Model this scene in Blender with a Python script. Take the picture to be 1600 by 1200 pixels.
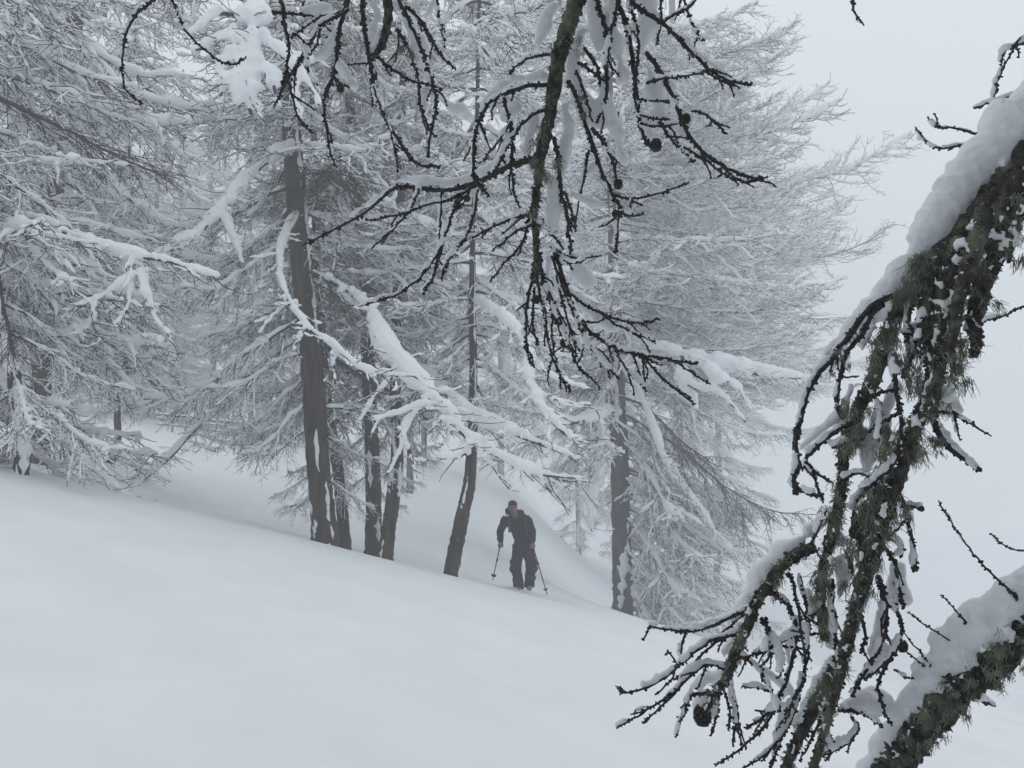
import bpy, math, random
import numpy as np

for o in list(bpy.data.objects):
    bpy.data.objects.remove(o)
scene = bpy.context.scene
COL = scene.collection
R = math.radians

# ---------------------------------------------------------------- camera
PITCH = R(3.0)
FPX = 1256.0
cam = bpy.data.cameras.new('camera')
cam.sensor_width = 36.0
cam.lens = 36.0 * FPX / 1600.0
cam.clip_start = 0.02
cam.clip_end = 1500
camo = bpy.data.objects.new('camera', cam)
COL.objects.link(camo)
camo.location = (0, 0, 0)
camo.rotation_euler = (R(90) + PITCH, 0, 0)
scene.camera = camo

# ---------------------------------------------------------------- world: overcast sky
SUN_EL, SUN_ROT = R(58), R(20)
world = bpy.data.worlds.new('World')
scene.world = world
world.use_nodes = True
wn, wl = world.node_tree.nodes, world.node_tree.links
wn.clear()
sky = wn.new('ShaderNodeTexSky')
sky.sky_type = 'NISHITA'
sky.sun_disc = False
sky.sun_elevation = SUN_EL
sky.sun_rotation = SUN_ROT
bg1 = wn.new('ShaderNodeBackground')
bg1.inputs['Strength'].default_value = 0.05
wl.new(sky.outputs[0], bg1.inputs['Color'])
bg2 = wn.new('ShaderNodeBackground')            # the even white cloud deck
bg2.inputs['Color'].default_value = (0.88, 0.92, 0.962, 1)
bg2.inputs['Strength'].default_value = 1.0
mixw = wn.new('ShaderNodeMixShader')
mixw.inputs[0].default_value = 0.93
wl.new(bg1.outputs[0], mixw.inputs[1])
wl.new(bg2.outputs[0], mixw.inputs[2])
wo = wn.new('ShaderNodeOutputWorld')
wl.new(mixw.outputs[0], wo.inputs['Surface'])

sun = bpy.data.lights.new('sun', 'SUN')
sun.energy = 0.5
sun.angle = R(60)
sun.color = (1.0, 0.97, 0.93)
suno = bpy.data.objects.new('sun', sun)
COL.objects.link(suno)
suno.rotation_euler = (SUN_EL - R(90), 0, -SUN_ROT)

vs = scene.view_settings
vs.view_transform = 'Standard'
vs.look = 'None'
vs.gamma = 1.0
vs.use_curve_mapping = False
vs.exposure = 0.0
cy = scene.cycles
cy.max_bounces = 16
cy.diffuse_bounces = 12
cy.volume_bounces = 2
cy.transparent_max_bounces = 8
cy.use_denoising = True
HAZE = 0.0112


# ---------------------------------------------------------------- helpers
def P(px, py, d):
    """point seen at a photograph pixel, d metres in front of the camera"""
    cx, cyy = (px - 800) / FPX, (600 - py) / FPX
    y = math.cos(PITCH) - math.sin(PITCH) * cyy
    z = math.sin(PITCH) + math.cos(PITCH) * cyy
    return np.array([cx * d / y, d, z * d / y])


def project(p):
    y = p[1] * math.cos(PITCH) + p[2] * math.sin(PITCH)
    z = -p[1] * math.sin(PITCH) + p[2] * math.cos(PITCH)
    if y < 0.05:
        return None
    return 800 + FPX * p[0] / y, 600 - FPX * z / y


def ss(a, b, x):
    t = np.clip((x - a) / (b - a), 0, 1)
    return t * t * (3 - 2 * t)


def smooth_poly(pts, n):
    """Catmull-Rom through the points, n samples"""
    pts = np.asarray(pts, float)
    m = len(pts)
    if m == 2:
        t = np.linspace(0, 1, n)[:, None]
        return pts[0] * (1 - t) + pts[1] * t
    ext = np.vstack([2 * pts[0] - pts[1], pts, 2 * pts[-1] - pts[-2]])
    u = np.linspace(0, m - 1 - 1e-6, n)
    i = u.astype(int)
    t = (u - i)[:, None]
    p0, p1, p2, p3 = ext[i], ext[i + 1], ext[i + 2], ext[i + 3]
    return 0.5 * ((2 * p1) + (-p0 + p2) * t + (2 * p0 - 5 * p1 + 4 * p2 - p3) * t ** 2 + (-p0 + 3 * p1 - 3 * p2 + p3) * t ** 3)


def wavy(rng, n, amp, win=5):
    """slowly varying factor round 1"""
    x = rng.normal(0, 1, n + 2 * win)
    x = np.convolve(x, np.hanning(win + 2)[1:-1] / np.hanning(win + 2)[1:-1].sum(), 'same')[win:win + n]
    return np.clip(1 + amp * x * 1.8, .45, 1.7)


class MB:
    def __init__(self):
        self.v, self.q, self.t, self.n = [], [], [], 0

    def tube(self, pts, rad, k=5, caps=True, rf=None, flat=1.0):
        pts = np.asarray(pts, float)
        n = len(pts)
        rad = np.broadcast_to(np.asarray(rad, float), (n,))
        T = np.gradient(pts, axis=0)
        T /= np.linalg.norm(T, axis=1)[:, None] + 1e-12
        ref = np.linalg.svd(T, full_matrices=True)[2][2]
        S = np.cross(T, ref)
        S /= np.linalg.norm(S, axis=1)[:, None] + 1e-12
        U = np.cross(S, T)
        a = np.arange(k) * (2 * math.pi / k)
        rr = rad[:, None] * (1.0 if rf is None else rf)
        ring = pts[:, None, :] + (np.cos(a)[None, :] * rr)[..., None] * S[:, None, :] + (np.sin(a)[None, :] * rr)[..., None] * U[:, None, :]
        if flat != 1.0:
            ring[..., 2] = pts[:, None, 2] + (ring[..., 2] - pts[:, None, 2]) * flat
        self.v.append(ring.reshape(-1, 3))
        i = np.arange(n - 1)[:, None] * k
        j = np.arange(k)[None, :]
        j2 = (j + 1) % k
        q = np.stack([i + j, i + j2, i + k + j2, i + k + j], -1).reshape(-1, 4) + self.n
        self.q.append(q)
        base = self.n
        self.n += n * k
        if caps:
            self.v.append(np.vstack([pts[0] - T[0] * rad[0] * .6, pts[-1] + T[-1] * rad[-1] * .6]))
            c0, c1 = self.n, self.n + 1
            self.n += 2
            jj = np.arange(k)
            j2 = (jj + 1) % k
            self.t.append(np.stack([np.full(k, c0), base + j2, base + jj], -1))
            e = base + (n - 1) * k
            self.t.append(np.stack([np.full(k, c1), e + jj, e + j2], -1))

    def ball(self, c, r, seg=8, rings=5):
        r = np.broadcast_to(np.asarray(r, float), (3,))
        th = np.linspace(-math.pi / 2, math.pi / 2, rings + 2)[1:-1]
        a = np.arange(seg) * 2 * math.pi / seg
        ring = np.stack([np.cos(th)[:, None] * np.cos(a), np.cos(th)[:, None] * np.sin(a), np.repeat(np.sin(th)[:, None], seg, 1)], -1)
        pts = np.vstack([ring.reshape(-1, 3), [[0, 0, -1], [0, 0, 1]]]) * r + np.asarray(c)
        b = self.n
        self.v.append(pts)
        i = np.arange(rings - 1)[:, None] * seg
        j = np.arange(seg)[None, :]
        j2 = (j + 1) % seg
        self.q.append(np.stack([i + j, i + j2, i + seg + j2, i + seg + j], -1).reshape(-1, 4) + b)
        jj = np.arange(seg)
        jn = (jj + 1) % seg
        s, e = b + rings * seg, b + rings * seg + 1
        self.t.append(np.stack([np.full(seg, s), b + jn, b + jj], -1))
        t0 = b + (rings - 1) * seg
        self.t.append(np.stack([np.full(seg, e), t0 + jj, t0 + jn], -1))
        self.n += len(pts)

    def raw(self, verts, quads=None, tris=None):
        verts = np.asarray(verts, float).reshape(-1, 3)
        if quads is not None and len(quads):
            self.q.append(np.asarray(quads) + self.n)
        if tris is not None and len(tris):
            self.t.append(np.asarray(tris) + self.n)
        self.v.append(verts)
        self.n += len(verts)

    def mesh(self, name, mat, smooth=True, origin=(0, 0, 0)):
        me = bpy.data.meshes.new(name)
        V = (np.vstack(self.v) - np.asarray(origin)).astype(np.float32)
        Q = np.vstack(self.q) if self.q else np.zeros((0, 4), int)
        T = np.vstack(self.t) if self.t else np.zeros((0, 3), int)
        me.vertices.add(len(V))
        me.vertices.foreach_set('co', V.ravel())
        me.loops.add(len(Q) * 4 + len(T) * 3)
        me.loops.foreach_set('vertex_index', np.concatenate([Q.ravel(), T.ravel()]).astype(np.int32))
        me.polygons.add(len(Q) + len(T))
        me.polygons.foreach_set('loop_start', np.concatenate([np.arange(len(Q)) * 4, len(Q) * 4 + np.arange(len(T)) * 3]).astype(np.int32))
        me.update(calc_edges=True)
        if smooth:
            me.polygons.foreach_set('use_smooth', np.ones(len(me.polygons), bool))
        me.materials.append(mat)
        return me


def link(name, me, parent=None, loc=None):
    o = bpy.data.objects.new(name, me)
    COL.objects.link(o)
    if parent is not None:
        o.parent = parent
    if loc is not None:
        o.location = loc
    return o


def thing(name, label, cat, loc=(0, 0, 0), group=None, data=None):
    o = bpy.data.objects.new(name, data)
    COL.objects.link(o)
    o.location = loc
    if data is None:
        o.empty_display_size = .1
    o['label'] = label
    o['category'] = cat
    if group:
        o['group'] = group
    return o


def remeshed(mb, name, mat, voxel, noise=0.0, nscale=0.05, smooth_it=2, origin=(0, 0, 0)):
    """joins overlapping closed tubes and balls into one continuous skin"""
    me = mb.mesh(name + '_tmp', mat, origin=origin)
    o = bpy.data.objects.new(name + '_tmp', me)
    COL.objects.link(o)
    m = o.modifiers.new('r', 'REMESH')
    m.mode = 'VOXEL'
    m.voxel_size = voxel
    m.use_smooth_shade = True
    if smooth_it:
        s = o.modifiers.new('s', 'SMOOTH')
        s.iterations = smooth_it
        s.factor = .5
    if noise:
        tx = bpy.data.textures.new('clumps', 'CLOUDS')
        tx.noise_scale = nscale
        tx.noise_depth = 3
        dm = o.modifiers.new('d', 'DISPLACE')
        dm.texture = tx
        dm.strength = noise
        dm.mid_level = .5
        dm.texture_coords = 'LOCAL'
    dg = bpy.context.evaluated_depsgraph_get()
    out = bpy.data.meshes.new_from_object(o.evaluated_get(dg), depsgraph=dg)
    out.name = name
    if not out.materials:
        out.materials.append(mat)
    out.polygons.foreach_set('use_smooth', np.ones(len(out.polygons), bool))
    bpy.data.objects.remove(o)
    bpy.data.meshes.remove(me)
    return out


# ---------------------------------------------------------------- materials
def new_mat(name):
    m = bpy.data.materials.new(name)
    m.use_nodes = True
    return m, m.node_tree.nodes, m.node_tree.links, m.node_tree.nodes['Principled BSDF']


def noise_mat(name, c1, c2, scale=20, rough=.9, bump=.3, bdist=.01, stretch=(1, 1, 1), detail=6, spec=.2, c3=None, s3=5, lo=.35, hi=.65, t3=(.5, .62)):
    m, n, l, b = new_mat(name)
    tc = n.new('ShaderNodeTexCoord')
    mp = n.new('ShaderNodeMapping')
    mp.inputs['Scale'].default_value = stretch
    l.new(tc.outputs['Object'], mp.inputs[0])
    nz = n.new('ShaderNodeTexNoise')
    nz.inputs['Scale'].default_value = scale
    nz.inputs['Detail'].default_value = detail
    l.new(mp.outputs[0], nz.inputs['Vector'])
    cr = n.new('ShaderNodeValToRGB')
    cr.color_ramp.elements[0].position = lo
    cr.color_ramp.elements[1].position = hi
    cr.color_ramp.elements[0].color = (*c1, 1)
    cr.color_ramp.elements[1].color = (*c2, 1)
    l.new(nz.outputs[0], cr.inputs[0])
    col = cr.outputs[0]
    if c3 is not None:
        n3 = n.new('ShaderNodeTexNoise')
        n3.inputs['Scale'].default_value = s3
        n3.inputs['Detail'].default_value = 5
        l.new(tc.outputs['Object'], n3.inputs['Vector'])
        r3 = n.new('ShaderNodeValToRGB')
        r3.color_ramp.elements[0].position = t3[0]
        r3.color_ramp.elements[1].position = t3[1]
        l.new(n3.outputs[0], r3.inputs[0])
        mx = n.new('ShaderNodeMixRGB')
        l.new(r3.outputs[0], mx.inputs[0])
        l.new(col, mx.inputs[1])
        mx.inputs[2].default_value = (*c3, 1)
        col = mx.outputs[0]
    l.new(col, b.inputs['Base Color'])
    b.inputs['Roughness'].default_value = rough
    b.inputs['Specular IOR Level'].default_value = spec
    if bump:
        bp = n.new('ShaderNodeBump')
        bp.inputs['Strength'].default_value = bump
        bp.inputs['Distance'].default_value = bdist
        l.new(nz.outputs[0], bp.inputs['Height'])
        l.new(bp.outputs[0], b.inputs['Normal'])
    return m


M_SNOW = noise_mat('snow', (.88, .90, .92), (.91, .925, .945), scale=3, bump=.25, bdist=.05, rough=.85)
M_SNOW_NEAR = noise_mat('snow_close', (.80, .825, .85), (.87, .885, .905), scale=90, bump=.35, bdist=.006, rough=.8, detail=8)
M_SNOW_GROUND = noise_mat('snow_field', (.81, .83, .855), (.86, .88, .90), scale=1.2, bump=.12, bdist=.05, rough=.85, detail=9)
M_BARK = noise_mat('larch_bark', (.024, .017, .0155), (.088, .057, .049), scale=9, bump=.9, bdist=.03, stretch=(1, 1, .25), c3=(.20, .20, .20), s3=9, t3=(.66, .78))
M_TWIG = noise_mat('larch_twig', (.030, .028, .027), (.072, .065, .062), scale=30, bump=0)
M_TWIG_NEAR = noise_mat('close_twig', (.020, .020, .022), (.060, .058, .057), scale=150, bump=.6, bdist=.002)
M_STEM_NEAR = noise_mat('close_stem', (.020, .018, .018), (.085, .078, .068), scale=60, bump=1, bdist=.006, c3=(.15, .165, .115), s3=22, t3=(.52, .66))
M_LICHEN = noise_mat('lichen', (.13, .14, .098), (.36, .375, .30), scale=38, bump=0, lo=.3, hi=.7)
M_CONE = noise_mat('cone', (.03, .026, .024), (.085, .07, .06), scale=200, bump=.6, bdist=.002)


# ---------------------------------------------------------------- terrain
_tr = np.random.RandomState(3)
_waves = [(_tr.uniform(.1, .6), _tr.uniform(0, 6.28), _tr.uniform(0, 6.28), _tr.uniform(.3, 1)) for _ in range(14)]


def ground_z(x, y):
    x = np.asarray(x, float)
    y = np.asarray(y, float)
    slope = .25 - .05 * ss(15, 30, y) 
    s = 11 * np.tanh(slope * x / 11)
    s = np.where(x > 0, 5.5 * np.tanh(.25 * x / 5.5), s)
    g = .05 * np.minimum(y, 9)
    yy = np.clip(y - 8.5, 0, None)
    g = g + 1.25 * ss(8.5, 17, y) + .35 * ss(16, 30, y) + .012 * np.clip(y - 30, 0, None)
    z = -1.5 - s - g - ss(-2.5, 7, x) * (3.3 * ss(15, 27, y) + .05 * np.clip(y - 30, 0, None))
    w = 0
    for f, ph, a, k in _waves:
        w = w + k * np.sin(f * (x * math.cos(a) + y * math.sin(a)) + ph) / (1 + 5 * f)
    z = z + w * .03 * ss(3, 12, y) + w * .05 * ss(14, 30, y)
    # ski track ploughed by the walker
    ax, ay, bx, by = .55, 15.2, 1.75, 14.7
    t = np.clip(((x - ax) * (bx - ax) + (y - ay) * (by - ay)) / ((bx - ax) ** 2 + (by - ay) ** 2), 0, 1)
    dd = np.hypot(x - ax - t * (bx - ax), y - ay - t * (by - ay))
    z = z - .40 * np.exp(-(dd / .27) ** 4) + .10 * np.exp(-((dd - .52) / .16) ** 2)
    return z


def axis(spans):
    out = [spans[0][0]]
    for a, b, st in spans:
        out.extend(np.linspace(a, b, max(2, int(round((b - a) / st))) + 1)[1:])
    return np.array(out)


gx = axis([(-130, -30, 5), (-30, -10, 1), (-10, 10, .16), (10, 30, 1), (30, 130, 5)])
gy = axis([(-14, 0, .8), (0, 8, .25), (8, 18, .12), (18, 40, .6), (40, 150, 4)])
GX, GY = np.meshgrid(gx, gy)
GZ = ground_z(GX, GY)
mb = MB()
ny, nx = GX.shape
ii = np.arange(ny - 1)[:, None] * nx + np.arange(nx - 1)[None, :]
mb.raw(np.stack([GX, GY, GZ], -1).reshape(-1, 3), np.stack([ii, ii + 1, ii + nx + 1, ii + nx], -1).reshape(-1, 4))
g = link('snow_ground', mb.mesh('snow_ground', M_SNOW_GROUND))
g['kind'] = 'structure'

# haze round everything
bz = float(GZ.min()) - 1.0
hz = MB()
x0, x1, y0, y1, z0, z1 = -131, 131, -15, 151, bz, 27.0
hz.raw([(x0, y0, z0), (x1, y0, z0), (x1, y1, z0), (x0, y1, z0), (x0, y0, z1), (x1, y0, z1), (x1, y1, z1), (x0, y1, z1)],
       [(0, 3, 2, 1), (4, 5, 6, 7), (0, 1, 5, 4), (1, 2, 6, 5), (2, 3, 7, 6), (3, 0, 4, 7)])
mh = bpy.data.materials.new('haze')
mh.use_nodes = True
hn, hl = mh.node_tree.nodes, mh.node_tree.links
hn.clear()
hv = hn.new('ShaderNodeVolumePrincipled')
hv.inputs['Color'].default_value = (.945, .975, 1.0, 1)
hv.inputs['Density'].default_value = HAZE
ho = hn.new('ShaderNodeOutputMaterial')
hl.new(hv.outputs[0], ho.inputs['Volume'])
haze = link('haze', hz.mesh('haze', mh, smooth=False))
haze['kind'] = 'stuff'


def ground_hit(px, py, dmin=3, dmax=60):
    """where the sight line through a pixel meets the snow beyond dmin"""
    prev = None
    for d in np.arange(dmin, dmax, .05):
        p = P(px, py, d)
        if p[2] < ground_z(p[0], p[1]):
            return p
    return P(px, py, dmin)


# ---------------------------------------------------------------- larch branch prototypes
def dir_ae(az, el):
    return np.array([math.cos(el) * math.cos(az), math.cos(el) * math.sin(az), math.sin(el)])


def grow(rng, p0, az, el, length, n, el_fn, wob=.12):
    pts = [np.asarray(p0, float)]
    a = az
    for i in range(n - 1):
        t = (i + .5) / (n - 1)
        a += rng.normal(0, wob)
        e = el + el_fn(t) + rng.normal(0, wob * .6)
        pts.append(pts[-1] + dir_ae(a, e) * length / (n - 1))
    return np.array(pts)


def snow_strip(mb, rng, pts, r, rs, k=5, cover=1.0, lump=.35):
    """snow lying on top of a twig; thinner where the twig is steep"""
    n = len(pts)
    T = np.gradient(pts, axis=0)
    T /= np.linalg.norm(T, axis=1)[:, None] + 1e-9
    flat = np.sqrt(np.clip(1 - T[:, 2] ** 2, 0, 1))
    rr = rs * (.35 + .65 * flat) * np.clip(1 + rng.normal(0, lump, n), .35, 1.9)
    a, b = 0, n
    if cover < 1:
        m = max(2, int(round(n * cover * rng.uniform(.6, 1.2))))
        m = min(m, n)
        a = rng.randint(0, n - m + 1)
        b = a + m
    q = pts[a:b].copy()
    rr = rr[a:b].copy()
    if len(q) < 2:
        return
    q[:, 2] += r + rr * .55
    rr[0] *= .5
    rr[-1] *= .45
    mb.tube(q, rr, k)


STYLES = {
    'droop': dict(el=-.20, fn=lambda t: -.55 * math.sin(math.pi * min(1, t * 1.1)) + .15 * t, sec=-.2, secfn=lambda t: -.75 * t + .5 * t * t, ter=(-1.3, -.5), curl=.6),
    'level': dict(el=.02, fn=lambda t: -.35 * math.sin(math.pi * t) + .1 * t, sec=-.10, secfn=lambda t: -.7 * t + .6 * t * t, ter=(-1.1, -.2), curl=.6),
    'sweep': dict(el=-.12, fn=lambda t: -.12 + .85 * t * t, sec=-.05, secfn=lambda t: -.3 * math.sin(3.1 * t) + .85 * t * t, ter=(-.6, .4), curl=.7),
}
PROTO_L = 3.0


def branch_proto(style, seed, L=PROTO_L):
    rng = np.random.RandomState(seed)
    S = STYLES[style]
    bark, snow = MB(), MB()
    main = grow(rng, (0, 0, 0), 0, S['el'], L, 18 if L < 4 else 26, S['fn'], .13 if L < 4 else .09)
    main[0] = (-.06, 0, 0)
    n = len(main)
    tt = np.linspace(0, 1, n)
    r = .030 * (1 - tt) ** .8 + .006
    bark.tube(main, r, 6)
    snow_strip(snow, rng, main[1:], .012, .062, 7, 1.0, .3)
    for _ in range(rng.randint(1, 4)):      # heavier pillows along the limb
        k = rng.randint(4, 15)
        snow.ball(main[k] + (0, 0, .05), (rng.uniform(.08, .20), rng.uniform(.07, .14), rng.uniform(.05, .09)), 7, 4)
    nsec = 27 if L < 4 else 52
    side = 1
    for i in range(nsec):
        t = .08 + .91 * (i + rng.rand() * .9) / nsec
        f = t * (n - 1)
        k = min(int(f), n - 2)
        p = main[k] * (1 - f + k) + main[k + 1] * (f - k)
        d = main[k + 1] - main[k]
        maz = math.atan2(d[1], d[0])
        mel = math.asin(np.clip(d[2] / np.linalg.norm(d), -1, 1))
        side = -side if rng.rand() < .8 else side
        az = maz + side * rng.uniform(.35, 1.25)
        if rng.rand() < .25:
            az = maz + rng.uniform(-.35, .35)
        ln = (.30 + (.95 if L < 4 else 1.35) * math.sin(math.pi * min(1, .15 + t * .85))) * rng.uniform(.4, 1.25)
        m = 10
        bend = rng.normal(0, .35)
        sp = grow(rng, p, az, mel * .7 + S['sec'] + rng.normal(0, .25), ln, m, lambda u: S['secfn'](u) + bend * u, .21)
        bark.tube(sp, np.linspace(.0095, .0040, m), 4)
        hv = rng.rand()
        snow_strip(snow, rng, sp, .004, rng.uniform(.014, .026) if hv < .72 else rng.uniform(.032, .048), 5, .9 if hv < .9 else .6, .4)
        nter = int(ln * 9.5)
        for j in range(nter):
            u = .10 + .88 * (j + rng.rand()) / nter
            f2 = u * (m - 1)
            k2 = min(int(f2), m - 2)
            p2 = sp[k2] * (1 - f2 + k2) + sp[k2 + 1] * (f2 - k2)
            d2 = sp[k2 + 1] - sp[k2]
            az2 = math.atan2(d2[1], d2[0]) + rng.choice([-1, 1]) * rng.uniform(.2, 1.3)
            lt = rng.uniform(.12, .50) * (1 - .35 * u)
            e0, e1 = S['ter']
            cu = S['curl'] * rng.uniform(.2, 1.6)
            tp = grow(rng, p2, az2, rng.uniform(e0, e1), lt, 6, lambda w: cu * w, .26)
            bark.tube(tp, np.linspace(.0060, .0032, 6), 3, caps=False)
            if rng.rand() < .72:
                snow_strip(snow, rng, tp, .003, rng.uniform(.008, .015), 4, .85, .3)
    return bark.mesh('branch_wood', M_TWIG), snow.mesh('branch_snow', M_SNOW)


LONG_L = 6.0
LONG = {s: [branch_proto(s, 900 + 100 * si + k, LONG_L) for k in range(4)] for si, s in enumerate(STYLES)}
PROTOS = {s: [branch_proto(s, 100 * si + k) for k in range(9)] for si, s in enumerate(STYLES)}

CLEAR = [(768, 764, 846, 930, 15.5)]      # keep the view of the walker free of limbs


def limb_blocked(p0, az, s, style, d_extra=0):
    dro = {'droop': -.45, 'level': -.15, 'sweep': .1}[style]
    for t in (.3, .5, .7, .9, 1.0):
        q = np.array([p0[0] + math.cos(az) * PROTO_L * s * t, p0[1] + math.sin(az) * PROTO_L * s * t, p0[2] + dro * PROTO_L * s * t])
        if q[1] < 5.5 and abs(q[0]) < 5.5:
            return True
        pr = project(q)
        if pr is None:
            return True
        for x0, y0, x1, y1, dm in CLEAR:
            m = 38 * s + 12
            if q[1] < dm and x0 - m < pr[0] < x1 + m and y0 - 22 < pr[1] < y1:
                return True
        if q[2] < ground_z(q[0], q[1]) - .1 and t < .6:
            return True
    return False


def limb_in_view(p0, az, s, style):
    for t in (.2, .4, .6, .8, 1.0, 1.15):
        for dz in (-.45, 0, .35):
            q = p0 + np.array([math.cos(az), math.sin(az), dz]) * PROTO_L * s * t
            if q[1] > .2:
                pr = project(q)
                if pr is None or (-350 < pr[0] < 1950 and -300 < pr[1] < 1500):
                    return True
            if np.linalg.norm(q) < 1.3:
                return True
    return False


def make_trunk(parent, base, W, rad, seed, snow_az=None, mat=None, k=20):
    rng = np.random.RandomState(seed)
    n = max(20, int(np.linalg.norm(W[-1] - W[0]) / .15))
    pts = smooth_poly(W, n)
    r = np.interp(np.linspace(0, 1, n), np.linspace(0, 1, len(rad)), rad)
    # root flare and ridged bark
    hgt = pts[:, 2] - pts[0, 2]
    r = r * (1 + .14 * np.exp(-np.clip(hgt - .5, 0, None) / .35))
    ridge = 1 + .06 * rng.normal(0, 1, (1, k)) + .055 * rng.normal(0, 1, (n, k))
    mb = MB()
    mb.tube(pts, r, k, True, rf=ridge)
    link('trunk', mb.mesh('trunk', mat or M_BARK, origin=base), parent)
    if snow_az is not None:
        for az, cov, wid in snow_az:
            i = 0
            while i < n - 4:
                m = rng.randint(5, 22)
                if rng.rand() < cov:
                    j = min(n, i + m)
                    seg = pts[i:j].copy()
                    mm = len(seg)
                    if mm > 4:
                        a = az + rng.normal(0, .25) + np.cumsum(rng.normal(0, .07, mm))
                        rr = r[i:j] * wid * rng.uniform(.45, 1.0) * np.clip(1 + rng.normal(0, .38, mm), .35, 1.9)
                        rr *= np.clip(np.minimum(np.arange(mm) + .6, mm - np.arange(mm) - .3) / 3, .2, 1)
                        seg[:, 0] += np.cos(a) * (r[i:j] - rr * .45)
                        seg[:, 1] += np.sin(a) * (r[i:j] - rr * .45)
                        sm = MB()
                        sm.tube(seg, rr, 8, rf=1 + .22 * rng.normal(0, 1, (mm, 8)).clip(-1.5, 1.5))
                        link('snow_patch', sm.mesh('snow_patch', M_SNOW, origin=base), parent)
                i += m
    return pts, r


def add_branch(parent, base, p, az, s, style, rng, tilt=0.0):
    if s > 1.35:
        w, sn = LONG[style][rng.randint(len(LONG[style]))]
        s = s * PROTO_L / LONG_L
    else:
        w, sn = PROTOS[style][rng.randint(len(PROTOS[style]))]
    b = link('branch', w, parent, tuple(p - base))
    b.rotation_euler = (rng.normal(0, .12), tilt, az)
    mir = 1 if rng.rand() < .5 else -1
    b.scale = (s, s * mir, s * rng.uniform(.85, 1.1))
    if rng.rand() > .05:      # a few limbs have shed their load
        link('snow', sn, b)
    return b


def crown(parent, base, pts, spec, seed, open_front=0.0, unseen=False):
    """spec rows: z from, z to (above the eye), count, length from, length to, styles, (azimuth centre, half spread)"""
    rng = np.random.RandomState(seed)
    zs = pts[:, 2]
    ga = rng.rand() * 6.28
    for (za, zb, cnt, la, lb, styles, azr) in spec:
        for i in range(cnt):
            u = (i + rng.rand() * .9) / cnt
            z = za + (zb - za) * u
            if z > zs[-1] - .05:
                continue
            k = int(np.searchsorted(zs, z))
            k = min(max(k, 0), len(pts) - 1)
            for attempt in range(6):
                ga += 2.39996 + rng.normal(0, .35)
                az = ga if azr is None else azr[0] + azr[1] * rng.uniform(-1, 1)
                s = (la + (lb - la) * u) * rng.uniform(.72, 1.2) / PROTO_L
                st = styles[rng.randint(len(styles))]
                if math.sin(az) < -.35 and z < 4.2 and rng.rand() < open_front:
                    continue
                if not (limb_in_view(pts[k], az, s, st) if unseen else limb_blocked(pts[k], az, s, st)):
                    add_branch(parent, base, pts[k], az, s, st, rng)
                    break


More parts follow.
